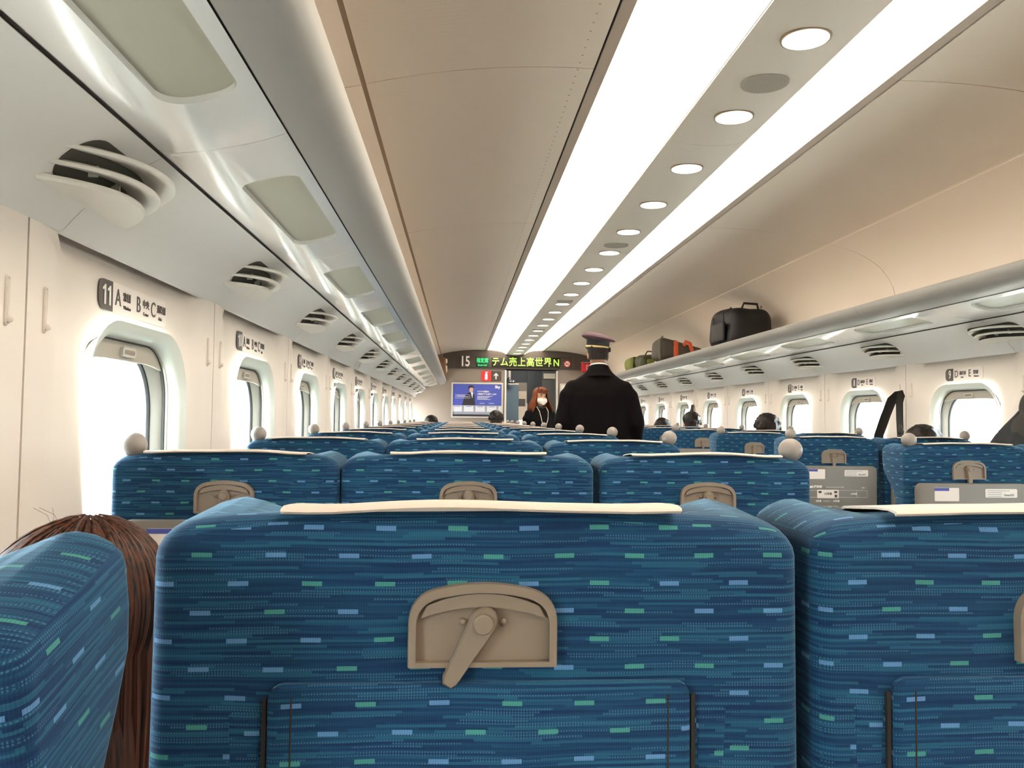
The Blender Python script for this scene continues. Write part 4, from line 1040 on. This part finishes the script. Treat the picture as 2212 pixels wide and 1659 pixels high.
def cap_hair(name, m, parent, c, s=1.0, face=1, low=-0.06, front=0.3, seed=1, vox=0.008, tufts=95):
    """short hair shell over the crown and back of the head"""
    rnd = random.Random(seed); mb = MB(); c = Vector(c)
    mb.sphere(c + Vector((0, -0.014 * face, 0.034 * s)), (0.085 * s, 0.100 * s, 0.094 * s), 22, 16)
    mb.sphere(c + Vector((0, -0.034 * face, -0.02 * s)), (0.078 * s, 0.076 * s, 0.09 * s), 18, 12)
    for i in range(tufts):
        a = rnd.uniform(0, 6.28); t = rnd.uniform(0.1, 1.7)
        d = Vector((math.sin(t) * math.cos(a), math.sin(t) * math.sin(a), math.cos(t)))
        if d.y * face > 0.55 and d.z < 0.35: continue
        b = c + Vector((d.x * 0.082 * s, -0.014 * face + d.y * 0.096 * s, 0.034 + d.z * 0.09 * s))
        L_ = rnd.uniform(0.7, 1.3); mb.tube([b - d * 0.012, b + d * 0.010 * L_ + Vector((0, 0, -0.010)), b + d * 0.012 * L_ + Vector((0, 0, -0.036))], [0.012, 0.011, 0.005], 6)
    me = remesh(mb, vox * 0.75, 1)
    bm = bmesh.new(); bm.from_mesh(me)
    kill = [v for v in bm.verts if (v.co.z - c.z) < low or ((v.co.y - c.y) * face > 0.045 and (v.co.z - c.z) < 0.055) or ((v.co.y - c.y) * face > 0.0 and (v.co.z - c.z) < 0.01)]
    bmesh.ops.delete(bm, geom=kill, context='VERTS'); bm.to_mesh(me); bm.free()
    me.polygons.foreach_set('use_smooth', [True] * len(me.polygons))
    return link(name, me, m, parent)
def strands(c, rad, n, length, seed, face_gap=None, crown=(0, 0), r=0.0045, pull=0.0, spread=1.0, wave=0.004):
    """locks of hair leaving the crown, following the skull and then falling"""
    rnd = random.Random(seed); mb = MB(); c = Vector(c); g = 2.399963
    for i in range(n):
        a = (i * g) % (2 * math.pi)
        if face_gap and abs((a - face_gap[0] + math.pi) % (2 * math.pi) - math.pi) < face_gap[1]: continue
        t0 = rnd.uniform(0.03, 1.15); L = length * rnd.uniform(0.88, 1.08); pts = []; rr = []
        q = rnd.uniform(0.97, 1.04); off = rnd.uniform(-0.06, 0.06); ph = rnd.uniform(0, 6)
        tmax = 1.75; steps = 9; d = 0
        for k in range(steps):
            t = t0 + (tmax - t0) * k / (steps - 1); aa = a + off * k / steps
            pts.append(c + Vector((rad[0] * q * math.sin(t) * math.cos(aa) + crown[0] * math.cos(t), rad[1] * q * math.sin(t) * math.sin(aa) + crown[1] * math.cos(t), rad[2] * q * math.cos(t))))
        last = pts[-1]; fall = max(0.0, L - rad[2])
        for k in range(1, 7):
            f = k / 6
            pts.append(last + Vector((wave * math.sin(ph + 5 * f) - pull * f * math.cos(a) * rad[0], wave * math.cos(ph + 4 * f) - pull * f * math.sin(a) * rad[1], -fall * f)))
        m_ = len(pts); rr = [r * (0.5 + 0.5 * min(1, k / 3)) * (1 if k < m_ - 3 else (m_ - k) / 3.5) for k in range(m_)]
        mb.tube(pts, rr, 5, flat=((math.cos(a), math.sin(a), 0.2), (1.5, 0.7)))
    return mb

# ---- standing conductor, back to the camera
def conductor():
    root = empty('person', (0.165, 6.3, 0)); tag(root, 'person in dark uniform and peaked cap standing in the aisle, back turned', 'person')
    hc = (-0.005, 0.01, 1.640)
    mb = MB(); head_volume(mb, hc, 1.0, 1)
    mb.rings(ell_rings([(0.86, .15, .10, 0, 0), (1.05, .155, .10, 0, 0), (1.3, .17, .11, 0, 0), (1.43, .15, .08, 0, 0), (1.50, .07, .065, 0, -.01)]))
    for sx in (-1, 1):
        mb.tube([(sx * .08, 0, .95), (sx * .095, .01, .50), (sx * .10, -.01, .08)], [.085, .055, .042], 12)
        mb.tube([(sx * .15, 0, 1.42), (sx * .27, -.03, 1.13), (sx * .265, .08, .90)], [.05, .042, .03], 12)
        hand(mb, (sx * .265, .085, .90), (0, .18, -1), sx)
    body = link('body', remesh(mb, 0.0085, 2), 'skin', root)
    # jacket
    mb = MB()
    mb.rings(ell_rings([(0.74, .235, .15, 0, 0), (0.85, .245, .145, 0, 0), (1.03, .262, .135, 0, 0), (1.18, .255, .138, 0, 0), (1.31, .242, .142, 0, -.005), (1.385, .228, .125, 0, -.008), (1.440, .185, .10, 0, -.01), (1.485, .120, .082, 0, -.012), (1.535, .078, .070, 0, -.012)]))
    for sx in (-1, 1):
        mb.sphere((sx * .195, -.005, 1.370), (.074, .074, .070), 16, 10)
        mb.tube([(sx * .17, -.005, 1.385), (sx * .235, -.01, 1.31), (sx * .295, -.035, 1.10), (sx * .295, .02, .98), (sx * .268, .085, .90)], [.070, .078, .066, .058, .048], 14)
    jk = link('jacket', remesh(mb, 0.010, 12), 'navy_cloth', root)
    n = 28; mb = MB()
    mb.rings([[(-0.004 + r * 1.02 * math.cos(2 * math.pi * i / n), -0.012 + r * math.sin(2 * math.pi * i / n), z - 0.016 * math.sin(2 * math.pi * i / n)) for i in range(n)] for r, z in ((.118, 1.452), (.092, 1.500), (.078, 1.542), (.074, 1.544), (.072, 1.50))], cap=False)
    mb.build('jacket_collar', 'navy_cloth', jk, angle=80)
    mb = MB(); mb.box((0, -.145, 0.82), (.004, .004, .16)); mb.build('vent_seam', 'black_cloth', jk, smooth=False)
    mb = MB()
    for sx in (-1, 1): mb.sphere((sx * .315, -.05, 1.055), (.006, .004, .006), 8, 6)
    mb.build('cuff_button', 'gold', jk)
    mb = MB()
    for sx in (-1, 1): mb.tube([(sx * .09, 0, .93), (sx * .10, .01, .50), (sx * .102, -.005, .06)], [.105, .078, .070], 14)
    mb.rings(ell_rings([(.80, .165, .12, 0, 0), (.95, .17, .12, 0, 0), (1.02, .165, .115, 0, 0)]))
    link('trousers', remesh(mb, 0.012, 3), 'navy_cloth', root)
    for sx in (-1, 1):
        mb = MB(); mb.bbox((sx * .102, .05, .035), (.095, .28, .07), .03, 3); mb.build('shoe', 'black_cloth', root)
    # collar
    n = 28; mb = MB()
    mb.rings([[(-0.004 + r * math.cos(2 * math.pi * i / n), -0.012 + r * 1.02 * math.sin(2 * math.pi * i / n), z - 0.018 * math.sin(2 * math.pi * i / n) + .0) for i in range(n)] for r, z in ((.073, 1.500), (.0715, 1.551), (.068, 1.553), (.066, 1.500))], cap=False)
    mb.build('shirt_collar', 'shirt', root)
    cap_hair('hair', 'hair_black', root, hc, 1.0, 1, -0.050, seed=4, tufts=18)
    # cap
    cp = empty('peaked_cap', (-0.008, 0.004, 1.693), 0, root); cp.rotation_euler = (math.radians(3), math.radians(4), 0)
    n = 36
    def lr(sp): return [[(r * math.cos(2 * math.pi * i / n), r * 1.16 * math.sin(2 * math.pi * i / n), z + t * math.cos(2 * math.pi * i / n)) for i in range(n)] for r, z, t in sp]
    mb = MB(); mb.rings(lr([(.0875, .006, 0), (.0885, .012, 0), (.0905, .058, -.004), (.088, .060, -.004)]), cap=False); mb.build('cap_band', 'cap_band', cp)
    mb = MB(); mb.rings(lr([(.091, .055, -.004), (.108, .060, -.006), (.128, .066, -.012), (.133, .072, -.014), (.128, .080, -.016), (.105, .095, -.017), (.07, .104, -.013), (.03, .108, -.006), (.004, .109, 0)])); mb.build('cap_crown', 'cap_cloth', cp, angle=70)
    mb = MB(); mb.rings(lr([(.088, -.004, 0), (.0945, .000, 0), (.0950, .008, 0), (.0895, .012, 0), (.086, .004, 0)]), cap=False); mb.build('cap_piping', 'gold', cp)
    vis = [(0.086 * math.cos(a), 0.10 * math.sin(a)) for a in [math.pi * (0.12 + 0.76 * i / 14) for i in range(15)]]
    vo = [(0.098 * math.cos(a), 0.158 * math.sin(a)) for a in [math.pi * (0.12 + 0.76 * i / 14) for i in range(15)]]
    mb = MB(); P = vis + vo[::-1]; mb.rings([[(x, y, .004 - max(0, y - .09) * .5) for x, y in P], [(x, y, -.001 - max(0, y - .09) * .5) for x, y in P]]); mb.build('cap_visor', 'cap_band', cp)
conductor()

# ---- masked person standing by the doorway, facing the camera
def masked():
    root = empty('person', (0.150, 10.75, 0), math.radians(20)); root.scale = (0.965, 0.965, 0.962); tag(root, 'person with shoulder-length auburn hair, white face mask and black jacket near the doorway', 'person')
    hc = (0.0, -0.01, 1.470)
    mb = MB(); head_volume(mb, hc, 0.97, -1)
    mb.rings(ell_rings([(0.78, .14, .10, 0, 0), (1.0, .12, .09, 0, 0), (1.17, .14, .10, 0, 0), (1.28, .12, .07, 0, 0), (1.35, .055, .055, 0, .01)]))
    for sx in (-1, 1):
        mb.tube([(sx * .075, 0, .85), (sx * .08, -.01, .46), (sx * .08, .01, .07)], [.075, .05, .038], 12)
        mb.tube([(sx * .13, 0, 1.27), (sx * .20, .0, 1.02), (sx * .17, -.10, .84)], [.042, .036, .026], 12)
        hand(mb, (sx * .17, -.105, .84), (0, -.25, -1), sx, .88)
    body = link('body', remesh(mb, 0.009, 2), 'skin_pale', root)
    mb = MB(); mb.rings(ell_rings([(0.66, .205, .15, 0, 0), (0.85, .20, .145, 0, 0), (1.0, .175, .13, 0, 0), (1.14, .185, .138, 0, -.005), (1.24, .185, .118, 0, 0), (1.295, .14, .09, 0, .005), (1.335, .072, .066, 0, .008)]))
    for sx in (-1, 1):
        mb.sphere((sx * .165, 0, 1.235), (.062, .062, .062), 14, 10)
        mb.tube([(sx * .15, 0, 1.25), (sx * .20, .0, 1.16), (sx * .232, .0, 1.00), (sx * .185, -.09, .86)], [.058, .064, .055, .045], 12)
    jk = link('jacket', remesh(mb, 0.011, 4), 'black_cloth', root)
    mb = MB()
    for k in range(3): mb.sphere((-.005, -.140, 1.12 - .1 * k), (.007, .004, .007), 8, 6)
    mb.build('button', 'coat_charcoal', jk)
    n = 20; mb = MB(); mb.rings([[(r * math.cos(2 * math.pi * i / n), .004 + r * math.sin(2 * math.pi * i / n), z + .02 * math.sin(2 * math.pi * i / n)) for i in range(n)] for r, z in ((.080, 1.322), (.068, 1.365), (.062, 1.360), (.070, 1.315))], cap=False); mb.build('shirt_collar', 'coat_charcoal', root)
    mb = MB()
    for sx in (-1, 1): mb.tube([(sx * .070, -.045, 1.335), (sx * .066, -.125, 1.27), (sx * .05, -.152, 1.17), (sx * .012, -.150, 1.04)], .0045, 6)
    mb.build('lanyard', 'cream', root)
    mb = MB(); mb.rings(ell_rings([(.36, .16, .13, 0, 0), (.75, .17, .13, 0, 0), (.88, .15, .115, 0, 0)])); link('skirt', remesh(mb, .012, 2), 'black_cloth', root)
    for sx in (-1, 1):
        mb = MB(); mb.bbox((sx * .08, -.04, .03), (.085, .24, .06), .025, 3); mb.build('shoe', 'black_cloth', root)
    # mask: pleated shield over nose and chin
    mb = MB(); P = []
    rings = []
    for j in range(9):
        t = j / 8; z = -0.018 - 0.090 * t; w_ = 0.064 + 0.014 * math.sin(math.pi * t) - 0.030 * t ** 3; row = []
        for i in range(15):
            s_ = -1 + 2 * i / 14
            dep = (0.117 - 0.012 * t - 0.01 * (1 - t) ** 4) * math.sqrt(max(0.02, 1 - 0.72 * s_ * s_)) + 0.0015 * math.sin(t * 20)
            row.append((hc[0] + w_ * s_ * 1.02, hc[1] - dep, hc[2] + z))
        rings.append(row)
    bk_ = [[(x, y + 0.004, z) for x, y, z in r] for r in rings]
    mb.rings([a + b[::-1] for a, b in zip(rings, bk_)]); mb.build('face_mask', 'mask', root, angle=60)
    mb = MB()
    for sx in (-1, 1): mb.tube([(sx * .064, -.065, 1.44), (sx * .079, -.01, 1.462)], .0015, 5); 
    mb.build('ear_loop', 'mask', root)
    for sx in (-1, 1):
        mb = MB(); mb.sphere((hc[0] + sx * .031, hc[1] - .087, hc[2] + .012), (.014, .008, .0055), 10, 8); mb.build('eye', 'eye', root)
        mb = MB(); mb.tube([(hc[0] + sx * .016, hc[1] - .098, hc[2] + .030), (hc[0] + sx * .032, hc[1] - .096, hc[2] + .034), (hc[0] + sx * .046, hc[1] - .083, hc[2] + .029)], .0025, 6); mb.build('eyebrow', 'hair_auburn', root)
    # hair: shell + locks + fringe
    mb = strands((hc[0], hc[1] + .012, hc[2] + .028), (.098, .105, .105), 280, .31, 11, face_gap=(-math.pi / 2, 0.98), crown=(0, .0), r=.0075, pull=-.75)
    sh = MB(); sh.sphere((hc[0], hc[1] + .022, hc[2] + .026), (.092, .098, .102), 20, 14); sh.rings(ell_rings([(hc[2] - .17, .115, .085, 0, .04), (hc[2] - .08, .108, .085, 0, .032), (hc[2], .096, .09, 0, .022)]), cap=True)
    me = remesh(sh, .009, 2); bm = bmesh.new(); bm.from_mesh(me)
    kill = [v for v in bm.verts if v.co.y < hc[1] - .035 and v.co.z < hc[2] + .05 and abs(v.co.x) < .075]
    bmesh.ops.delete(bm, geom=kill, context='VERTS'); bm.to_mesh(me); bm.free(); me.polygons.foreach_set('use_smooth', [True] * len(me.polygons))
    h = link('hair', me, 'hair_auburn', root); o = mb.build('hair_lock', 'hair_auburn', h); o['kind'] = 'stuff'
    fr = MB(); rnd = random.Random(5)
    for i in range(34):
        x = -.062 + .124 * i / 33; z1 = hc[2] + .040 + .012 * rnd.random() - .18 * max(0, abs(x) - .04)
        fr.tube([(x * .35, hc[1] - .03, hc[2] + .134), (x * .8, hc[1] - .085, hc[2] + .105), (x, hc[1] - .106 + .7 * x * x / .06 * .3, z1 + .03), (x * 1.03, hc[1] - .104 + .25 * x * x / .06, z1)], [.005, .007, .006, .002], 5)
    o = fr.build('fringe', 'hair_auburn', h); o['kind'] = 'stuff'
masked()

# ---- seated passengers, mostly hidden by the seat backs
def seated(x, y, ztop, label, clothes, hair='hair_black', seed=1, s=1.0, dx=0.0):
    root = empty('person', (x - dx, y, 0)); tag(root, label, 'person', 'seated passengers')
    hz = ztop - 0.128 * s; hc = (dx, 0, hz); sz = hz - 0.24
    mb = MB(); head_volume(mb, hc, s, 1)
    mb.rings(ell_rings([(0.50, .15, .11, 0, .02), (sz - .15, .15, .10, 0, .0), (sz, .14, .075, 0, -.01), (sz + .07, .062, .06, 0, -.02)]))
    for sx in (-1, 1):
        mb.tube([(sx * .09, .06, .54), (sx * .10, .45, .55), (sx * .10, .46, .10)], [.075, .055, .04], 10)
        mb.tube([(sx * .14, 0, sz), (sx * .17, .06, sz - .26), (sx * .12, .28, .66)], [.045, .04, .03], 10)
        hand(mb, (sx * .12, .285, .66), (-sx * .2, 1, -.25), sx, .9)
    link('body', remesh(mb, .0115, 2), 'skin', root)
    mb = MB(); mb.rings(ell_rings([(0.49, .19, .14, 0, .02), (sz - .15, .19, .13, 0, .0), (sz, .18, .10, 0, -.005), (sz + .045, .10, .075, 0, -.015), (sz + .075, .07, .066, 0, -.02)]))
    for sx in (-1, 1): mb.tube([(sx * .15, 0, sz - .01), (sx * .18, .05, sz - .24), (sx * .13, .25, .675)], [.060, .054, .045], 10)
    link('top', remesh(mb, .013, 3), clothes, root)
    mb = MB()
    for sx in (-1, 1): mb.tube([(sx * .085, .03, .54), (sx * .10, .46, .55), (sx * .10, .47, .09)], [.09, .072, .055], 10)
    link('trousers', remesh(mb, .014, 2), 'coat_charcoal', root)
    mb = MB()
    for sx in (-1, 1): mb.bbox((sx * .10, .50, .04), (.09, .24, .08), .03, 2)
    for sx in (-1, 1):
        q = MB(); q.bbox((sx * .10, .51, .04), (.09, .24, .08), .03, 2); q.build('shoe', 'black_cloth', root)
    cap_hair('hair', hair, root, hc, s, 1, -0.085, seed=seed, vox=.009)
seated(-0.455, 10.26, 1.232, 'dark-haired passenger whose head shows above the seats below the blue poster', 'coat_dark', seed=2, s=.98)
seated(-1.300, 11.30, 1.165, 'dark-haired passenger far ahead beside the left wall, only hair showing', 'coat_dark', seed=3)
seated(1.430, 6.10, 1.198, 'dark-haired passenger by the right windows, rounded head above a white cover', 'coat_dark', seed=5, s=1.05, dx=0.08)
seated(1.440, 4.03, 1.130, 'passenger by the right windows, hair just showing under the row nine sign', 'coat_dark', seed=6, dx=0.08)
seated(1.400, 9.22, 1.160, 'dark-haired passenger by the right windows, farther off than the hanging coat', 'coat_dark', seed=7, dx=0.04)
seated(1.440, 8.16, 1.222, 'tousled dark-haired passenger beside the far hanging dark coat, right windows', 'coat_charcoal', seed=8, dx=0.08)

# ---- brown-haired passenger in the near window seat
def brown_hair():
    root = empty('person', (-1.325, 0.895, -0.008)); tag(root, 'passenger with long brown hair and grey tweed top in the nearest window seat', 'person')
    hc = (0, 0, 0.905); sz = 0.66
    mb = MB(); head_volume(mb, hc, .98, 1)
    mb.rings(ell_rings([(0.50, .14, .11, 0, .02), (sz - .05, .14, .10, 0, .0), (sz, .14, .075, 0, -.01), (sz + .07, .055, .055, 0, -.02)]))
    for sx in (-1, 1):
        mb.tube([(sx * .09, .06, .54), (sx * .10, .45, .55), (sx * .10, .46, .10)], [.075, .055, .04], 10)
        mb.tube([(sx * .14, 0, sz), (sx * .17, .08, .56), (sx * .10, .26, .62)], [.042, .038, .028], 10)
        hand(mb, (sx * .10, .265, .62), (-sx * .2, 1, -.1), sx, .88)
    link('body', remesh(mb, .010, 2), 'skin_pale', root)
    mb = MB(); mb.rings(ell_rings([(0.49, .165, .13, 0, .03), (sz - .05, .17, .125, 0, .0), (sz, .165, .095, 0, -.005), (sz + .045, .09, .07, 0, -.015), (sz + .06, .065, .062, 0, -.02)]))
    for sx in (-1, 1): mb.tube([(sx * .14, 0, sz - .01), (sx * .18, .07, .56), (sx * .11, .23, .625)], [.06, .054, .042], 10)
    link('top', remesh(mb, .011, 3), 'tweed', root)
    mb = MB()
    for sx in (-1, 1): mb.tube([(sx * .085, .03, .54), (sx * .10, .46, .55), (sx * .10, .47, .09)], [.09, .072, .055], 10)
    link('trousers', remesh(mb, .014, 2), 'coat_charcoal', root)
    for sx in (-1, 1):
        q = MB(); q.bbox((sx * .10, .51, .04), (.085, .23, .08), .03, 2); q.build('shoe', 'black_cloth', root)
    sh = MB(); sh.sphere((0, -.006, .925), (.089, .100, .108), 24, 16)
    sh.rings(ell_rings([(.56, .088, .05, .0, -.075), (.68, .092, .058, 0, -.065), (.80, .090, .075, 0, -.04), (.90, .088, .095, 0, -.012)]))
    me = remesh(sh, .008, 3); bm = bmesh.new(); bm.from_mesh(me)
    kill = [v for v in bm.verts if v.co.y > .05 and v.co.z < .96]
    bmesh.ops.delete(bm, geom=kill, context='VERTS'); bm.to_mesh(me); bm.free(); me.polygons.foreach_set('use_smooth', [True] * len(me.polygons))
    h = link('hair', me, 'hair_brown', root)
    mb = strands((0, -.008, .925), (.094, .104, .112), 900, .56, 21, face_gap=(math.pi / 2, 0.55), crown=(.02, .0), r=.0029, pull=.12, wave=.003)
    o = mb.build('hair_lock', 'hair_brown', h); o['kind'] = 'stuff'
    rnd = random.Random(9); mb = MB()
    for i in range(6):
        a = rnd.uniform(-.4, 2.5); x0 = rnd.uniform(-.01, .07); y0 = rnd.uniform(-.06, .02); z0 = 1.028 - 3 * x0 * x0
        mb.tube([(x0, y0, z0), (x0 + .012 * math.cos(a), y0, z0 + .014), (x0 + .03 * math.cos(a), y0 - .01, z0 + .016 + .008 * math.sin(a))], .00018, 4)
    o = mb.build('stray_hair', 'hair_brown', h); o['kind'] = 'stuff'
brown_hair()
# ================================================================= LUGGAGE AND HANGING THINGS
def soft_box(d, r, seed, amp=0.012, taper=None, vox=0.012):
    rnd = random.Random(seed); mb = MB(); mb.bbox((0, 0, d[2] / 2), d, r, 4)
    me = remesh(mb, vox, 4)
    ph = [rnd.uniform(0, 6) for _ in range(6)]
    for v in me.vertices:
        x, y, z = v.co; f = 1.0
        if taper: x, y, z = taper(x, y, z)
        k = min(1, max(0, z / 0.05))
        v.co = (x + k * amp * math.sin(9 * y + 7 * z + ph[0]), y + k * amp * math.sin(8 * x + 9 * z + ph[1]), z + k * amp * 0.6 * math.sin(10 * x + 9 * y + ph[2]))
    return me
ZS = 1.706
# black bag
t = empty('duffel_bag', (1.335, 6.42, ZS)); tag(t, 'large black travel bag standing on the luggage rack at the right', 'bag')
def tp(x, y, z):
    s = 1 - 0.10 * (z / 0.3); return (x * s - 0.02 * (1 if z > .15 else 0) * 0, y * s, z * (1.0 + 0.10 * max(0, -x) / 0.17))
o = link('body', soft_box((0.36, 0.56, 0.30), 0.085, 3, 0.017, tp), 'bag_black', t)
m = MB(); m.tube([(-.185, -.16, .12), (-.19, -.16, .27), (-.13, -.18, .315)], .006, 6); m.tube([(-.187, .10, .12), (-.19, .10, .26)], .005, 6); m.build('zip', 'coat_charcoal', t)
m = MB(); m.tube([(-.06, -.20, .295), (-.045, -.215, .345), (.06, -.215, .340), (.08, -.20, .285)], .010, 8); m.build('handle', 'bag_black', t)
m = MB(); m.sphere((.09, -.225, .315), (.010, .006, .014), 8, 6); m.build('buckle', 'metal', t)
m = MB(); m.bbox((-.188, -.03, .13), (.025, .30, .15), .012, 3); m.build('side_pocket', 'bag_black', t)
# grey bag with orange straps
t = empty('duffel_bag', (1.335, 8.32, 1.7425)); tag(t, 'dark grey holdall with orange straps lying on the right luggage rack', 'bag')
def tp2(x, y, z): return (x, y, z * (0.72 - 0.95 * x) if True else z)
o = link('body', soft_box((0.46, 0.42, 0.25), 0.06, 5, 0.008, tp2), 'bag_grey', t)
m = MB(); pts = [(-.225, -.18, .0), (-.235, -.20, .10), (-.232, -.20, .20), (-.20, -.19, .238)]; m.tube(pts, .010, 6); m.build('piping', 'bag_edge', t)
m = MB(); m.tube([(-.07, -.213, .004), (-.072, -.222, .09), (-.07, -.212, .185), (-.07, -.15, .20), (-.07, .05, .20)], .016, 8, flat=((0, 1, .2), (1.5, .3))); m.build('strap', 'bag_orange', t)
m = MB(); m.tube([(.10, -.212, .004), (.095, -.225, .09), (.07, -.222, .165), (.03, -.215, .185), (.015, -.21, .150), (.03, -.2, .12)], .014, 8, flat=((0, 1, .2), (1.4, .35))); m.build('carry_handle', 'bag_orange', t)
# olive things farther on
t = empty('rucksack', (1.31, 9.95, ZS)); tag(t, 'yellow-green rucksack lying on the right rack behind the uniformed person', 'bag')
link('body', soft_box((0.34, 0.34, 0.19), 0.08, 7, 0.012), 'bag_green', t)
m = MB(); m.tube([(-.12, -.17, .03), (-.12, -.185, .10), (-.10, -.12, .185)], .012, 6); m.tube([(.08, -.17, .03), (.08, -.185, .10), (.07, -.12, .185)], .012, 6); m.build('strap', 'bag_olive', t)
t = empty('rucksack', (1.33, 9.42, ZS)); tag(t, 'dark olive rucksack with looped handles on the right rack', 'bag')
link('body', soft_box((0.36, 0.36, 0.185), 0.08, 8, 0.014), 'bag_olive', t)
m = MB(); m.tube([(-.10, -.10, .175), (-.08, -.12, .215), (-.02, -.12, .215), (.0, -.10, .175)], .008, 6); m.tube([(.06, -.10, .17), (.08, -.12, .21), (.13, -.12, .205), (.15, -.10, .165)], .008, 6); m.build('handle', 'bag_olive', t)
m = MB(); m.bbox((0, -.175, .07), (.20, .05, .10), .02, 3); m.build('front_pocket', 'bag_green', t)
t = empty('camera_bag', (1.36, 8.86, ZS)); tag(t, 'upright grey pouch standing behind the grey holdall on the right rack', 'bag')
link('body', soft_box((0.20, 0.14, 0.25), 0.04, 9, 0.006), 'bag_grey', t)
m = MB(); m.bbox((0, -.02, .245), (.20, .14, .02), .008, 2); m.build('flap', 'bag_edge', t)
t = empty('drink_bottle', (1.235, 8.72, ZS)); tag(t, 'small bottle with white cap beside the grey holdall on the rack', 'bottle')
n = 20; L_ = lambda sp: [[(r * math.cos(2 * math.pi * i / n), r * math.sin(2 * math.pi * i / n), z) for i in range(n)] for r, z in sp]
m = MB(); m.rings(L_([(.034, 0), (.037, .006), (.037, .13), (.030, .15), (.026, .155)])); m.build('bottle_body', 'bag_brown', t)
m = MB(); m.rings(L_([(.028, .155), (.030, .158), (.030, .195), (.026, .20)])); m.build('bottle_cap', 'cream', t)
m = MB(); m.rings(L_([(.0375, .03), (.0378, .031), (.0378, .10), (.0375, .101)])); m.build('bottle_label', 'cream', t)
t = empty('paper_bag', (-1.30, 12.75, 1.7425)); tag(t, 'brown bag with cream panel at the far end of the left rack', 'bag')
link('body', soft_box((0.36, 0.22, 0.33), 0.04, 12, 0.01), 'bag_brown', t)
m = MB(); m.bbox((.175, -.02, .14), (.022, .15, .10), .006, 2); m.build('panel', 'cream', t); m = MB(); m.bbox((.175, -.02, .265), (.022, .15, .06), .006, 2); m.build('top_panel', 'cream', t)
# shoulder bag on a hook
HK = UW - 0.010
t = empty('shoulder_bag', (1.50, 4.50, 0.62)); tag(t, 'black shoulder bag hanging by its long strap from a wall hook, right wall', 'bag')
def fs(pts, w_, th, nm, mt):
    m = MB(); m.tube([(x - 1.50, y - 4.50, z - 0.62) for x, y, z in pts], w_, 8, flat=((0, 1, .05), (1.0, th))); return m.build(nm, mt, t)
fs([(1.60, 4.47, 1.300), (1.575, 4.49, 1.292), (1.565, 4.53, 1.27), (1.555, 4.59, 1.17), (1.55, 4.655, 1.06), (1.53, 4.66, .86)], [.020, .026, .029, .030, .030, .030], .12, 'strap', 'strap')
fs([(1.60, 4.475, 1.302), (1.58, 4.465, 1.29), (1.565, 4.455, 1.25), (1.555, 4.435, 1.15), (1.55, 4.42, 1.05), (1.53, 4.41, .86)], [.020, .025, .022, .021, .019, .019], .12, 'strap', 'strap')
m = MB(); m.sphere((.045, -.085, .475), (.010, .026, .026), 12, 8); m.tube([(.048, -.10, .46), (.048, -.07, .50)], .012, 8); m.build('buckle', 'coat_charcoal', t)
link('body', soft_box((0.14, 0.34, 0.26), 0.05, 14, 0.006), 'bag_black', t)
# coats
def coat(loc, label, mt, mt2, seed, w_, h, bulge):
    t = empty('hanging_coat', loc); tag(t, label, 'coat', 'coats on wall hooks')
    rnd = random.Random(seed); n = 28; rings = []
    for j in range(15):
        f = j / 14; z = -h * f; rx = 0.010 + (0.045 + bulge * .3) * sstep(0, .45, f); ry = 0.020 + w_ * sstep(0, .75, f)
        ring = []
        for i in range(n):
            a = 2 * math.pi * i / n; k = 1 + 0.12 * math.sin(5 * a + seed) * sstep(.1, .6, f) + .05 * math.sin(9 * a + 2 * seed + 3 * f)
            ring.append((-rx * .9 + rx * k * math.cos(a), ry * k * math.sin(a), z + .01 * math.sin(3 * a + f * 4)))
        rings.append(ring)
    m = MB(); m.rings(rings); m.build('body', mt, t, angle=70)
    m = MB(); m.tube([(0.004, 0, .008), (0.0, .012, -.01), (0.0, -.012, -.012), (.004, 0, .008)], .004, 6); m.build('hanger_loop', 'strap', t)
    if bulge:
        m = MB(); m.sphere((-.10 - bulge * .5, .02, -h * .62), (.11 + bulge * .6, .17, .13), 22, 14); m.sphere((-.06, -.04, -h * .35), (.07, .11, .11), 18, 12); m.sphere((-.03, .0, -h * .15), (.04, .06, .08), 14, 10)
        me = remesh(m, .012, 4); o = link('hood', me, mt2, t)
    return t
coat((1.628, 3.44, 1.292), 'dark padded coat with hood hanging at the right edge before the row nine window', 'coat_dark', 'coat_charcoal', 3, .22, .60, .10)
coat((1.628, 8.74, 1.292), 'dark coat hanging from a far hook between the right windows', 'coat_charcoal', 'coat_dark', 5, .13, .55, .0)
